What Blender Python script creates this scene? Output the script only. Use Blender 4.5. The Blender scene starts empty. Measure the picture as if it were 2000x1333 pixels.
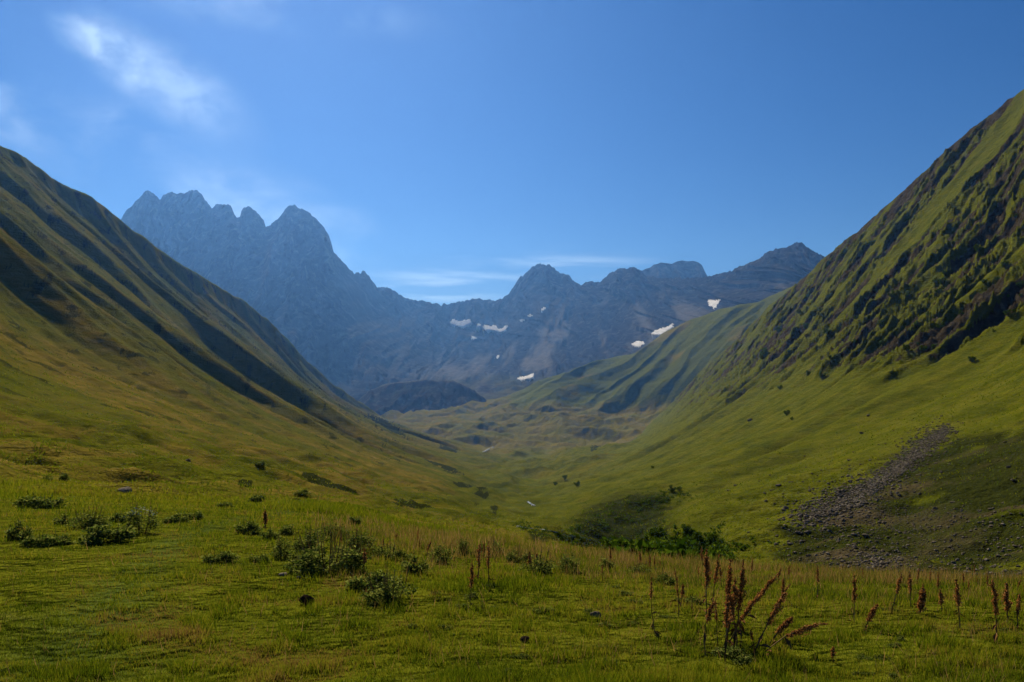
import bpy, math, random
import numpy as np
from mathutils import Vector
from mathutils.bvhtree import BVHTree

R = math.radians
random.seed(7)
rng = np.random.default_rng(11)
scene = bpy.context.scene
COL = scene.collection

# ---------------------------------------------------------------- camera
F = 1732.0          # focal length in photo pixels (2000 px wide)
HV = 800.0          # photo row of the horizon
CAMZ = 1.6
cam_d = bpy.data.cameras.new("camera")
cam = bpy.data.objects.new("camera", cam_d)
COL.objects.link(cam)
cam_d.sensor_width = 36.0
cam_d.lens = 36.0 * F / 2000.0
cam_d.shift_y = (HV - 666.5) / 2000.0
cam_d.clip_start = 0.1
cam_d.clip_end = 60000
cam.location = (0, 0, CAMZ)
cam.rotation_euler = (R(90), 0, 0)
scene.camera = cam

# ---------------------------------------------------------------- light
SUN_AZ, SUN_EL = -17.0, 35.0        # degrees, azimuth from +Y towards +X
world = bpy.data.worlds.new("World")
scene.world = world
world.use_nodes = True
wn, wl = world.node_tree.nodes, world.node_tree.links
wn.clear()
w_out = wn.new('ShaderNodeOutputWorld')
w_bg = wn.new('ShaderNodeBackground')
sky = wn.new('ShaderNodeTexSky')
sky.sky_type = 'NISHITA'
sky.sun_disc = False
sky.sun_elevation = R(SUN_EL)
sky.sun_rotation = R(SUN_AZ)
sky.altitude = 2400
sky.air_density = 1.0
sky.dust_density = 0.55
sky.ozone_density = 3.2
w_bg.inputs['Strength'].default_value = 0.040
# thin wisps of cloud, laid out by direction in the sky
tc = wn.new('ShaderNodeTexCoord')
def wnode(t, **k):
    n = wn.new(t)
    for a, b in k.items():
        setattr(n, a, b)
    return n
def wmath(op, a, b=None, clamp=False):
    n = wn.new('ShaderNodeMath'); n.operation = op; n.use_clamp = clamp
    for i, s in enumerate((a, b)):
        if s is None: continue
        if isinstance(s, (int, float)): n.inputs[i].default_value = s
        else: wl.new(s, n.inputs[i])
    return n.outputs[0]
def cloud_spot(u, v, ru, rv, rot=0.0):
    """soft elliptical patch of sky around a direction (tangent-plane coordinates of that direction)"""
    d = Vector(((u - 1000) / F, 1.0, (HV - v) / F)).normalized()
    x = Vector((d.y, -d.x, 0)).normalized(); z = x.cross(d)
    c, s = math.cos(rot), math.sin(rot)
    ax = (x * c + z * s) * (F / ru); az = (z * c - x * s) * (F / rv)
    def dot(vec, off):
        n = wn.new('ShaderNodeVectorMath'); n.operation = 'DOT_PRODUCT'
        wl.new(tc.outputs['Generated'], n.inputs[0]); n.inputs[1].default_value = vec
        return n.outputs['Value']
    a = dot(ax, 0); b = dot(az, 0)
    r2 = wmath('ADD', wmath('MULTIPLY', a, a), wmath('MULTIPLY', b, b))
    fall = wmath('SUBTRACT', 1.0, r2, clamp=True)
    n = wn.new('ShaderNodeVectorMath'); n.operation = 'DOT_PRODUCT'
    wl.new(tc.outputs['Generated'], n.inputs[0]); n.inputs[1].default_value = d
    return wmath('MULTIPLY', wmath('MULTIPLY', fall, fall), wmath('GREATER_THAN', n.outputs['Value'], 0.3))
def wnoise(scale, sx, sy, sz, detail=6, lo=0.45, hi=0.75, dist=0.3):
    mp = wn.new('ShaderNodeMapping'); wl.new(tc.outputs['Generated'], mp.inputs['Vector'])
    mp.inputs['Scale'].default_value = (sx, sy, sz)
    n = wn.new('ShaderNodeTexNoise'); wl.new(mp.outputs[0], n.inputs['Vector'])
    n.inputs['Scale'].default_value = scale; n.inputs['Detail'].default_value = detail
    n.inputs['Distortion'].default_value = dist
    mr = wn.new('ShaderNodeMapRange'); wl.new(n.outputs['Fac'], mr.inputs['Value'])
    mr.interpolation_type = 'SMOOTHSTEP'
    mr.inputs['From Min'].default_value = lo; mr.inputs['From Max'].default_value = hi
    return mr.outputs[0]
puffy = wnoise(12, 1, 1, 1.7, detail=10, lo=0.36, hi=0.80, dist=0.25)
soft = wnoise(4, 1, 1, 1.3, detail=5, lo=0.3, hi=0.8, dist=0.5)
fine = wnoise(26, 1, 1, 1.5, detail=12, lo=0.34, hi=0.74, dist=0.25)
streak = wnoise(7, 1, 1, 9, lo=0.42, hi=0.72)
cl = None
for (u, v, ru, rv, rot, k, tex) in [
        (165, 70, 75, 50, -0.5, 0.30, fine), (215, 100, 90, 55, -0.8, 0.40, fine), (255, 130, 150, 75, -0.6, 0.32, soft), (330, 160, 160, 80, -0.5, 0.34, fine), (400, 215, 150, 90, -0.6, 0.2, soft),
        (-20, 215, 130, 120, 0.0, 0.5, puffy), (230, 270, 200, 90, 0.2, 0.30, puffy),
        (470, 395, 170, 75, -0.35, 0.62, puffy), (640, 470, 160, 110, -0.6, 0.35, puffy),
        (830, 565, 240, 45, 0.0, 0.45, streak), (1020, 535, 330, 60, 0.05, 0.30, streak),
        (480, 0, 420, 60, 0.0, 0.3, puffy), (20, 240, 200, 150, 0.0, 0.22, soft), (500, 410, 220, 110, -0.3, 0.35, soft), (1150, 525, 190, 30, 0.0, 0.25, streak)]:
    m = wmath('MULTIPLY', wmath('MULTIPLY', cloud_spot(u, v, ru, rv, rot), tex), k)
    cl = m if cl is None else wmath('ADD', cl, m, clamp=True)
mix = wn.new('ShaderNodeMix'); mix.data_type = 'RGBA'
wl.new(cl, mix.inputs['Factor'])
hsv = wn.new('ShaderNodeHueSaturation'); hsv.inputs['Saturation'].default_value = 1.34
hsv.inputs['Hue'].default_value = 0.512
wl.new(sky.outputs[0], hsv.inputs['Color'])
wl.new(hsv.outputs[0], mix.inputs['A'])
mix.inputs['B'].default_value = (10, 12.5, 16, 1)
wl.new(mix.outputs['Result'], w_bg.inputs['Color'])
wl.new(w_bg.outputs[0], w_out.inputs[0])

sun_d = bpy.data.lights.new("sun", 'SUN')
sun_d.energy = 5.0
sun_d.angle = R(0.53)
sun_d.color = (1.0, 0.89, 0.70)
sun = bpy.data.objects.new("sun", sun_d)
COL.objects.link(sun)
sdir = Vector((math.sin(R(SUN_AZ)) * math.cos(R(SUN_EL)), math.cos(R(SUN_AZ)) * math.cos(R(SUN_EL)), math.sin(R(SUN_EL))))
sun.rotation_euler = (-sdir).to_track_quat('-Z', 'Y').to_euler()
scene.view_settings.view_transform = 'Standard'
scene.view_settings.look = 'None'
scene.view_settings.exposure = 0.66
scene.view_settings.gamma = 1.0
scene.cycles.volume_bounces = 0
scene.cycles.max_bounces = 5
scene.cycles.diffuse_bounces = 2
scene.cycles.transparent_max_bounces = 8
scene.cycles.use_denoising = True
scene.cycles.denoising_prefilter = 'ACCURATE'
scene.cycles.denoising_input_passes = 'RGB_ALBEDO_NORMAL'

# ---------------------------------------------------------------- numpy noise
_p = np.random.default_rng(5).permutation(256).astype(np.int32)
_p = np.concatenate([_p, _p])
_ang = np.random.default_rng(6).random(256) * 2 * np.pi
_gx, _gy = np.cos(_ang).astype(np.float32), np.sin(_ang).astype(np.float32)
def noise(x, y, seed=0):
    x = np.asarray(x, np.float64) + seed * 17.31; y = np.asarray(y, np.float64) - seed * 9.77
    xi = np.floor(x); yi = np.floor(y)
    xf = (x - xi); yf = (y - yi)
    xi = xi.astype(np.int64) & 255; yi = yi.astype(np.int64) & 255
    u = xf * xf * xf * (xf * (xf * 6 - 15) + 10); v = yf * yf * yf * (yf * (yf * 6 - 15) + 10)
    def g(ix, iy, dx, dy):
        h = _p[_p[ix & 255] + (iy & 255)] & 255
        return _gx[h] * dx + _gy[h] * dy
    a = g(xi, yi, xf, yf); b = g(xi + 1, yi, xf - 1, yf)
    c = g(xi, yi + 1, xf, yf - 1); d = g(xi + 1, yi + 1, xf - 1, yf - 1)
    return ((a + (b - a) * u) + ((c + (d - c) * u) - (a + (b - a) * u)) * v) * 1.5
def fbm(x, y, oct=5, seed=0, gain=0.5, lac=2.03):
    s = 0; a = 1.0
    for i in range(oct):
        s = s + a * noise(x, y, seed + i * 3); x = x * lac; y = y * lac; a *= gain
    return s
def ridged(x, y, oct=5, seed=0, gain=0.5, lac=2.05):
    s = 0; a = 1.0; w = 1.0
    for i in range(oct):
        n = 1 - np.abs(noise(x, y, seed + i * 3)) * 1.6; n = n * n * w
        s = s + a * n; w = np.clip(n * 1.5, 0, 1); x = x * lac; y = y * lac; a *= gain
    return s
def sstep(a, b, x):
    t = np.clip((x - a) / (b - a), 0, 1); return t * t * (3 - 2 * t)

# ---------------------------------------------------------------- landform sheets
def pchip_slopes(x, y):
    """x (K,), y (K,N): monotone slopes"""
    h = np.diff(x)[:, None]; d = np.diff(y, axis=0) / h
    m = np.zeros_like(y)
    w1 = 2 * h[1:] + h[:-1]; w2 = h[1:] + 2 * h[:-1]
    same = d[1:] * d[:-1] > 0
    with np.errstate(divide='ignore', invalid='ignore'):
        mm = (w1 + w2) / (w1 / d[:-1] + w2 / d[1:])
    m[1:-1] = np.where(same, mm, 0)
    m[0] = d[0]; m[-1] = d[-1]
    return m
def pchip(x, y, xq):
    x = np.asarray(x, float); y = np.asarray(y, float)
    one = y.ndim == 1
    if one: y = y[:, None]
    m = pchip_slopes(x, y)
    i = np.clip(np.searchsorted(x, xq, side='right') - 1, 0, len(x) - 2)
    h = (x[i + 1] - x[i]); t = np.clip((xq - x[i]) / h, 0, 1)
    h = h[:, None]; t = t[:, None]
    r = (y[i] * (2 * t**3 - 3 * t**2 + 1) + m[i] * h * (t**3 - 2 * t**2 + t)
         + y[i + 1] * (-2 * t**3 + 3 * t**2) + m[i + 1] * h * (t**3 - t**2))
    return r[:, 0] if one else r
def ucols(u0, u1, step=1.7, out=9.0):
    a = np.arange(u0, min(-20, u1), out) if u0 < -20 else np.array([])
    b = np.arange(max(u0, -20), min(u1, 2020), step)
    c = np.arange(2020, u1, out) if u1 > 2020 else np.array([])
    return np.concatenate([a, b, c])
def sheet(rows, u, ppr=1.8, mins=6):
    """rows: list of [(u, v, Y), ...] polylines, near to far. Returns U, V, Y, T grids."""
    K = len(rows)
    Vk = np.zeros((K, len(u))); Lk = np.zeros((K, len(u)))
    for k, r in enumerate(rows):
        r = np.array(r, float)
        Vk[k] = pchip(r[:, 0], r[:, 1], u) if len(r) < 14 else np.interp(u, r[:, 0], r[:, 1])
        Lk[k] = np.interp(u, r[:, 0], np.log(r[:, 2]))
    # smooth the depths across columns
    ker = np.hanning(121); ker /= ker.sum()
    for k in range(K):
        Lk[k] = np.convolve(np.pad(Lk[k], 60, mode='edge'), ker, mode='valid')
    ts = []
    vis = (u > -30) & (u < 2030)
    for k in range(K - 1):
        n = int(max(mins, np.max(np.abs(Vk[k + 1, vis] - Vk[k, vis])) / ppr))
        n = min(n, 420)
        ts.append(k + np.arange(n) / n)
    t = np.concatenate(ts + [[K - 1]])
    x = np.arange(K, dtype=float)
    V = pchip(x, Vk, t); Y = np.exp(pchip(x, Lk, t))
    U = np.broadcast_to(u, V.shape); T = np.broadcast_to(t[:, None], V.shape)
    return U.copy(), V, Y, T
def world_xyz(U, V, Y):
    return Y * (U - 1000) / F, Y, CAMZ + Y * (HV - V) / F
def grid_mesh(name, X, Y, Z, mat, attrs=None, smooth=True):
    nr, nc = X.shape
    co = np.stack([X, Y, Z], -1).reshape(-1, 3).astype(np.float32)
    idx = np.arange(nr * nc, dtype=np.int32).reshape(nr, nc)
    q = np.stack([idx[:-1, :-1], idx[:-1, 1:], idx[1:, 1:], idx[1:, :-1]], -1).reshape(-1, 4)
    me = bpy.data.meshes.new(name)
    me.vertices.add(len(co)); me.vertices.foreach_set('co', co.ravel())
    me.loops.add(q.size); me.loops.foreach_set('vertex_index', q.ravel())
    me.polygons.add(len(q)); me.polygons.foreach_set('loop_start', np.arange(0, q.size, 4, dtype=np.int32))
    me.polygons.foreach_set('use_smooth', np.full(len(q), smooth))
    for an, arr in (attrs or {}).items():
        a = me.attributes.new(an, 'FLOAT', 'POINT'); a.data.foreach_set('value', arr.reshape(-1).astype(np.float32))
    me.update(); me.validate()
    me.materials.append(mat)
    o = bpy.data.objects.new(name, me); COL.objects.link(o)
    return o

# ---------------------------------------------------------------- materials
def new_mat(name):
    m = bpy.data.materials.new(name); m.use_nodes = True
    nt = m.node_tree; nt.nodes.clear()
    out = nt.nodes.new('ShaderNodeOutputMaterial'); b = nt.nodes.new('ShaderNodeBsdfPrincipled')
    nt.links.new(b.outputs[0], out.inputs[0])
    b.inputs['Roughness'].default_value = 0.9
    b.inputs['Specular IOR Level'].default_value = 0.0
    return m, nt, b
class NT:
    def __init__(s, nt): s.nt = nt; s.n = nt.nodes; s.l = nt.links
    def pos(s): return s.n.new('ShaderNodeNewGeometry').outputs['Position']
    def attr(s, name):
        a = s.n.new('ShaderNodeAttribute'); a.attribute_name = name; return a.outputs['Fac']
    def noise(s, scale, detail=5, vec=None, sc=(1, 1, 1), rot=(0, 0, 0), rough=0.55, dist=0.0):
        mp = s.n.new('ShaderNodeMapping'); s.l.new(vec or s.pos(), mp.inputs[0])
        mp.inputs['Scale'].default_value = sc; mp.inputs['Rotation'].default_value = rot
        n = s.n.new('ShaderNodeTexNoise'); s.l.new(mp.outputs[0], n.inputs['Vector'])
        n.inputs['Scale'].default_value = scale; n.inputs['Detail'].default_value = detail
        n.inputs['Roughness'].default_value = rough; n.inputs['Distortion'].default_value = dist
        return n.outputs['Fac']
    def ramp(s, fac, stops, interp='LINEAR'):
        r = s.n.new('ShaderNodeValToRGB'); r.color_ramp.interpolation = interp
        e = r.color_ramp.elements
        while len(e) < len(stops): e.new(0.5)
        for el, (p, c) in zip(e, stops):
            el.position = p; el.color = (*c, 1) if len(c) == 3 else c
        s.l.new(fac, r.inputs[0]); return r.outputs[0]
    def mix(s, f, a, b, blend='MIX'):
        m = s.n.new('ShaderNodeMix'); m.data_type = 'RGBA'; m.blend_type = blend
        for sock, val in (('Factor', f), ('A', a), ('B', b)):
            if isinstance(val, (int, float)): m.inputs[sock].default_value = val
            elif isinstance(val, tuple): m.inputs[sock].default_value = (*val, 1)
            else: s.l.new(val, m.inputs[sock])
        return m.outputs['Result']
    def math(s, op, a, b=None, clamp=False):
        n = s.n.new('ShaderNodeMath'); n.operation = op; n.use_clamp = clamp
        for i, val in enumerate((a, b)):
            if val is None: continue
            if isinstance(val, (int, float)): n.inputs[i].default_value = val
            else: s.l.new(val, n.inputs[i])
        return n.outputs[0]
    def mr(s, v, a, b, c=0.0, d=1.0):
        n = s.n.new('ShaderNodeMapRange'); s.l.new(v, n.inputs[0]); n.interpolation_type = 'SMOOTHSTEP'
        for i, x in zip((1, 2, 3, 4), (a, b, c, d)): n.inputs[i].default_value = x
        return n.outputs[0]
    def bump(s, h, strength, dist, prev=None):
        b = s.n.new('ShaderNodeBump'); b.inputs['Strength'].default_value = strength
        b.inputs['Distance'].default_value = dist; s.l.new(h, b.inputs['Height'])
        if prev is not None: s.l.new(prev, b.inputs['Normal'])
        return b.outputs[0]

def mat_rock(name, dark=(0.005, 0.005, 0.005), mid=(0.024, 0.022, 0.020), pale=(0.13, 0.12, 0.105), big=0.004, green=True):
    m, nt, b = new_mat(name); t = NT(nt)
    n1 = t.noise(big, 8, sc=(1, 1, 0.45), rough=0.65)
    n2 = t.noise(big * 6, 6, sc=(1, 1, 0.25), rough=0.7)
    c = t.ramp(n1, [(0.25, dark), (0.5, mid), (0.75, tuple(x * 1.4 for x in mid))])
    c = t.mix(t.mr(n2, 0.45, 0.75), c, pale, 'MIX')
    c = t.mix(0.5, t.ramp(n1, [(0.3, dark), (0.7, mid)]), c)
    c = t.mix(t.attr('scree'), c, t.ramp(n2, [(0.3, tuple(x * .55 for x in pale)), (0.7, pale)]))
    if green:
        c = t.mix(t.attr('grass'), c, t.ramp(t.noise(big * 3, 6), [(0.3, (0.035, 0.04, 0.016)), (0.7, (0.10, 0.09, 0.035))]))
    nt.links.new(c, b.inputs['Base Color'])
    bn = t.bump(t.noise(big * 10, 8, sc=(1, 1, 0.4), rough=0.7), 0.9, 0.06 / big)
    nt.links.new(bn, b.inputs['Normal'])
    return m

def mat_land():
    """grass hillside: green grass, dry grass, dark herbage, bare rock, by ground cover masks"""
    m, nt, b = new_mat('hillside_grass'); t = NT(nt)
    n_big = t.noise(0.012, 6, rough=0.6)
    n_mid = t.noise(0.12, 6, rough=0.65)
    n_fine = t.noise(1.6, 7, rough=0.75)
    n_str = t.noise(0.35, 6, sc=(0.35, 0.35, 2.4), rough=0.65, dist=0.6)
    green = t.ramp(n_mid, [(0.25, (0.052, 0.066, 0.004)), (0.5, (0.108, 0.116, 0.008)), (0.75, (0.165, 0.155, 0.016))])
    green = t.mix(t.mr(n_fine, 0.35, 0.7), t.mix(0.45, green, (0.012, 0.022, 0.004)), green)
    dry = t.ramp(n_str, [(0.3, (0.085, 0.078, 0.008)), (0.55, (0.15, 0.115, 0.018)), (0.8, (0.21, 0.145, 0.035))])
    c = t.mix(t.mr(t.math('ADD', t.attr('dry'), t.math('MULTIPLY', t.math('SUBTRACT', n_big, 0.5), 1.1)), 0.25, 0.85), green, dry)
    herb = t.ramp(n_fine, [(0.3, (0.010, 0.014, 0.003)), (0.6, (0.034, 0.040, 0.008)), (0.8, (0.075, 0.075, 0.018))])
    c = t.mix(t.mr(t.math('ADD', t.attr('herb'), t.math('MULTIPLY', t.math('SUBTRACT', n_mid, 0.5), 0.9)), 0.3, 0.7), c, herb)
    rock = t.ramp(t.noise(0.22, 8, sc=(1, 1, 0.5), rough=0.7), [(0.3, (0.022, 0.017, 0.010)), (0.55, (0.065, 0.052, 0.030)), (0.8, (0.18, 0.15, 0.10))])
    rk = t.mr(t.math('ADD', t.attr('rock'), t.math('MULTIPLY', t.math('SUBTRACT', n_mid, 0.5), 1.3)), 0.42, 0.68)
    c = t.mix(rk, c, rock)
    soil = t.ramp(n_fine, [(0.3, (0.03, 0.028, 0.012)), (0.7, (0.10, 0.075, 0.045))])
    c = t.mix(t.mr(t.math('ADD', t.attr('soil'), t.math('MULTIPLY', t.math('SUBTRACT', n_mid, 0.5), 0.9)), 0.35, 0.8), c, soil)
    c = t.mix(t.attr('track'), c, t.ramp(n_fine, [(0.3, (0.03, 0.05, 0.010)), (0.7, (0.075, 0.10, 0.018))]))
    nt.links.new(c, b.inputs['Base Color'])
    b0 = t.bump(t.noise(0.10, 7, rough=0.72), 0.55, 5.0)
    b1 = t.bump(n_str, 0.8, 1.4, b0)
    b2 = t.bump(n_fine, 0.7, 0.12, b1)
    b3 = t.bump(t.noise(9, 5, rough=0.7), 0.6, 0.02, b2)
    b4 = t.bump(t.noise(0.25, 8, sc=(1, 1, 0.6), rough=0.75), 0.5, 5.0, b3)
    nt.links.new(b4, b.inputs['Normal'])
    nt.links.new(t.math('MULTIPLY', rk, 0.9), b4.node.inputs['Strength'])
    return m

M_land = mat_land()
M_far = mat_rock('mountain_rock')

def struct(o, kind='structure', label=None, cat=None, group=None):
    o['kind'] = kind
    if label: o['label'] = label
    if cat: o['category'] = cat
    if group: o['group'] = group
    return o
ZERO = lambda A: np.zeros_like(A)

# ================================================================ NEAR LAND (meadow, both hillsides, valley floor)
skyA = [(-700, -150), (-300, 110), (0, 287), (50, 308), (100, 345), (180, 388), (240, 432), (300, 480), (400, 545), (480, 590),
        (540, 640), (600, 705), (650, 750), (700, 784), (760, 822), (850, 848), (1000, 862), (1150, 872), (1230, 862), (1300, 800),
        (1380, 715), (1450, 655), (1500, 600), (1560, 553), (1610, 505), (1700, 430), (1790, 350), (1840, 302), (1900, 250), (1950, 212),
        (2000, 175), (2300, -30), (2700, -280)]
yA = ([-700, -300, 0, 300, 600, 700, 800, 1000, 1230, 1300, 1400, 1700, 2000, 2300, 2700],
      [560, 670, 790, 1060, 1720, 2120, 2300, 2400, 2150, 1950, 1600, 1000, 800, 640, 520])
def yrow(us, ys): return lambda u: float(np.exp(np.interp(u, us, np.log(ys))))
def mk(us, vs, ys): return list(zip(us, vs, ys))
us = [-700, -300, 0, 300, 600, 800, 1000, 1200, 1400, 1700, 2000, 2300, 2700]
flat = lambda y, dz=0: HV + F * (CAMZ + dz) / y
rowsA = [
    mk(us, [flat(1.0)] * 13, [1.0] * 13),
    mk(us, [flat(3)] * 13, [3] * 13),
    mk(us, [flat(5.3)] * 13, [5.3] * 13),
    mk(us, [1120, 1118, 1118, 1120, 1126, 1132, 1140, 1150, 1158, 1162, 1165, 1165, 1160], [8.6] * 13),
    mk(us, [995, 1005, 1022, 1022, 1035, 1058, 1078, 1096, 1112, 1128, 1138, 1138, 1130], [14] * 13),
    mk(us, [940, 960, 982, 990, 1008, 1036, 1062, 1086, 1104, 1124, 1138, 1138, 1120], [21] * 13),
    mk(us, [880, 915, 950, 966, 990, 1030, 1070, 1108, 1130, 1142, 1142, 1130, 1100], [34] * 13),
    mk(us, [800, 865, 918, 944, 975, 1004, 1034, 1072, 1098, 1112, 1118, 1090, 1040], [40, 42, 46, 52, 68, 92, 140, 105, 82, 60, 54, 50, 46]),
    mk(us, [640, 755, 845, 885, 930, 962, 985, 995, 1000, 1000, 975, 920, 840], [62, 68, 78, 96, 138, 200, 380, 235, 155, 110, 95, 85, 75]),
    mk(us, [420, 590, 720, 792, 862, 905, 925, 915, 890, 838, 765, 680, 560], [105, 125, 148, 200, 320, 520, 900, 640, 370, 235, 200, 170, 140]),
    mk(us, [130, 360, 540, 665, 785, 858, 885, 872, 795, 665, 510, 350, 140], [210, 240, 285, 410, 750, 1250, 1600, 1300, 800, 480, 400, 330, 270]),
    [(u, v, yrow(*yA)(u)) for u, v in skyA],
]
def back(row, fy, slope):
    out = []
    for (u, v, y) in row:
        z = (HV - v) * y / F; y2 = y * fy; z2 = z - slope * (y2 - y)
        out.append((u, HV - z2 * F / y2, y2))
    return out
def off_crest(u): return float(np.interp(u, [0, 300, 650, 760, 850, 1300, 1500, 1800, 2000], [34, 36, 24, 10, 6, 6, 12, 22, 26]))
rowsA.insert(11, [(u, v + off_crest(u), y * (0.965 if u < 1000 else 0.95)) for (u, v, y) in rowsA[11]])
rowsA.append(back(rowsA[-1], 1.08, 0.35))
rowsA.append(back(rowsA[-1], 1.5, 0.35))
uA = ucols(-700, 2700)
U, V, Yg, T = sheet(rowsA, uA)
X, Y, Z = world_xyz(U, V, Yg)
# --- slope masks
rise = sstep(7.0, 8.6, T)                    # on the hillsides
tail = 1 - sstep(11.0, 12.0, T)              # fades out at the skyline
left_m = rise * (1 - sstep(780, 1000, U))
right_m = rise * sstep(1150, 1330, U)
floor_m = rise * (1 - left_m) * (1 - right_m)
dz = np.zeros_like(Z)
def saw(q, along, w, seed, steep=0.3):
    """parallel spurs: a steep flank, then a long gentle back"""
    p = q / w + 0.55 * noise(q / (2.3 * w), along / (7 * w), seed) + 0.12 * noise(q / (.5 * w), along / (1.5 * w), seed + 1)
    t = p - np.floor(p)
    z = np.where(t < steep, t / steep, (1 - t) / (1 - steep))
    a = np.clip(0.75 + 0.9 * noise(q / (1.6 * w), along / (4 * w), seed + 2), 0, 1.3)
    return (z * z * (3 - 2 * z) * 0.4 + z * 0.6 - 0.5) * a
fallY = Y + 0.45 * (X + 200) + 9 * fbm(X / 90, Y / 110, 3, 1)
amp = np.clip((Y - 60) / 300, 0, 1) ** 1.2
upper = sstep(8.6, 10.4, T)
dzl = (21 * saw(fallY, X, 150, 3, .26) * upper + 9 * saw(fallY, X, 61, 7, .28) * (0.05 + 0.95 * upper) + 2.8 * saw(fallY, X, 27, 12, 0.35) * (0.1 + .9 * upper)
       + 1.0 * saw(fallY, X, 11, 15, 0.4) * (0.3 + .7 * upper)) * amp
dzl += 1.1 * fbm(fallY / 14, X / 60, 5, 20, gain=0.6) * amp
dz += left_m * dzl * (0.15 + 0.85 * tail)
# right hillside: steeper, with crags in the upper half
fallR = Y - 0.35 * (X - 200) + 10 * fbm(X / 70, Y / 90, 3, 31)
vb = np.interp(U, [1200, 1240, 1310, 1450, 1560, 1650, 1720, 1850, 2000, 2700], [870, 850, 808, 768, 735, 715, 730, 705, 665, 600])
tongue = noise(fallR / 75, X / 420, 33) + 0.5 * noise(fallR / 33, X / 200, 34)
cragm = sstep(-55, 60, (vb - V) + 26 * fbm(X / 22, Y / 40, 3, 40) - 75 * np.clip(tongue - 0.1, 0, 1)) * sstep(1220, 1330, U)
cragm = cragm * (1 - 0.85 * sstep(0.25, 0.55, tongue))
ampr = np.clip((Y - 60) / 300, 0, 1)
cr = ridged(fallR / 30, (X + Z) / 130, 6, 60, gain=0.65)
dzr = (6 * saw(fallR, X, 95, 51, .45) + 3.0 * saw(fallR, X, 36, 55, .4) * (0.3 + 0.7 * cragm) + cragm * (5.0 * saw(fallR, X, 70, 57, .3) + 4.2 * (cr - 0.9) + 2.2 * saw(fallR, X, 17, 58, .3) + 2.0 * fbm(fallR / 7, X / 18, 5, 59, gain=.65) + 2.0 * (ridged(X / 11, (Z + Y * .6) / 9, 4, 159, gain=.6) - .9))) * ampr
dzr += 1.3 * fbm(Y / 16, X / 40, 5, 64) * ampr
dz += right_m * dzr * (0.25 + 0.75 * tail)
# valley floor: terraces and hummocks
hm = floor_m * (3.5 * fbm(X / 70, Y / 110, 6, 70, gain=.58) + 4.0 * saw(Y + 0.5 * X + 25 * noise(X / 90, Y / 90, 71), X, 95, 72, .3) + 6.5 * (ridged(X / 120, Y / 200, 4, 75) - 0.9)) * np.clip((Y - 120) / 500, 0, 1)
dz += hm
# stream bed bank on the right of the meadow (steep dark bank)
lowm = sstep(5.2, 6.5, T) * (1 - sstep(8.2, 9.0, T))
dz += lowm * 0.9 * fbm(X / 9, Y / 9, 5, 80)
dz += lowm * 1.5 * fbm(X / 30, Y / 30, 3, 84) * sstep(6.3, 7.2, T)
# meadow: tussocky ground
near = 1 - sstep(5.0, 7.0, T)
dz += near * (0.006 * fbm(X / 0.4, Y / 0.4, 4, 90) + 0.04 * fbm(X / 2.6, Y / 2.6, 2, 95)) * sstep(1.4, 2.0, T)
Z = Z + dz
def em(u0, v0, ru, rv, rot=0.0):
    c, s_ = math.cos(rot), math.sin(rot)
    a = (U - u0); b_ = (V - v0)
    return np.exp(-(((a * c + b_ * s_) / ru) ** 2 + ((-a * s_ + b_ * c) / rv) ** 2))
BANKS = [(905, 945, 26, 7, 0.22, 2.6, 700), (940, 965, 20, 7, 0.15, 1.8, 600), (930, 980, 18, 5, 0.3, 1.2, 500), (1000, 928, 26, 5, 0.1, 3.0, 900),
         (860, 908, 60, 4, 0.36, 2.5, 800), (760, 842, 60, 4, 0.45, 2.5, 900), (1040, 906, 14, 3, 0.1, 2.5, 1100), (880, 878, 35, 4, 0.15, 3.0, 1200), (1170, 873, 26, 4, -0.4, 2.5, 900),
         (965, 997, 10, 6, 0.5, 1.2, 400), (800, 985, 60, 5, 0.1, 1.2, 300), (740, 1000, 40, 6, 0.3, 0.8, 200), (480, 962, 26, 5, 0.25, 0.35, 60), (580, 985, 22, 3, 0.05, 0.3, 50),
         (200, 940, 50, 3, 0.1, 0.25, 50), (1060, 1052, 50, 5, 0.12, 1.0, 90), (1130, 905, 14, 4, -0.3, 2, 1000), (650, 948, 70, 4, 0.3, 0.8, 250)]
BIGBANK = (1.6 * em(1232, 985, 90, 16, -0.33) - 6.0 * em(1205, 1032, 95, 24, -0.33)) * (1 + 0.5 * noise(X / 12, Y / 12, 222)) * sstep(6.6, 7.0, T) * (1 - sstep(9, 9.3, T))
bankm = np.zeros_like(Z)
Z = Z + BIGBANK
for (u0, v0, ru, rv, rot, h, y0) in BANKS:
    e = em(u0, v0, ru, rv, rot); bankm = np.maximum(bankm, e)
    Z = Z + h * 0.6 * (em(u0, v0 - rv * 1.1, ru, rv, rot) - em(u0, v0 + rv * 1.1, ru, rv, rot))
# sheep terraces on the left hillside
Z = Z + left_m * tail * 0.34 * fbm(Z / 2.0 + 0.5 * noise(X / 40, Y / 40, 2), (Y + X) / 26, 3, 120, gain=0.65) * np.clip((Y - 40) / 150, 0.15, 1.4) * (1 - upper)
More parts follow.
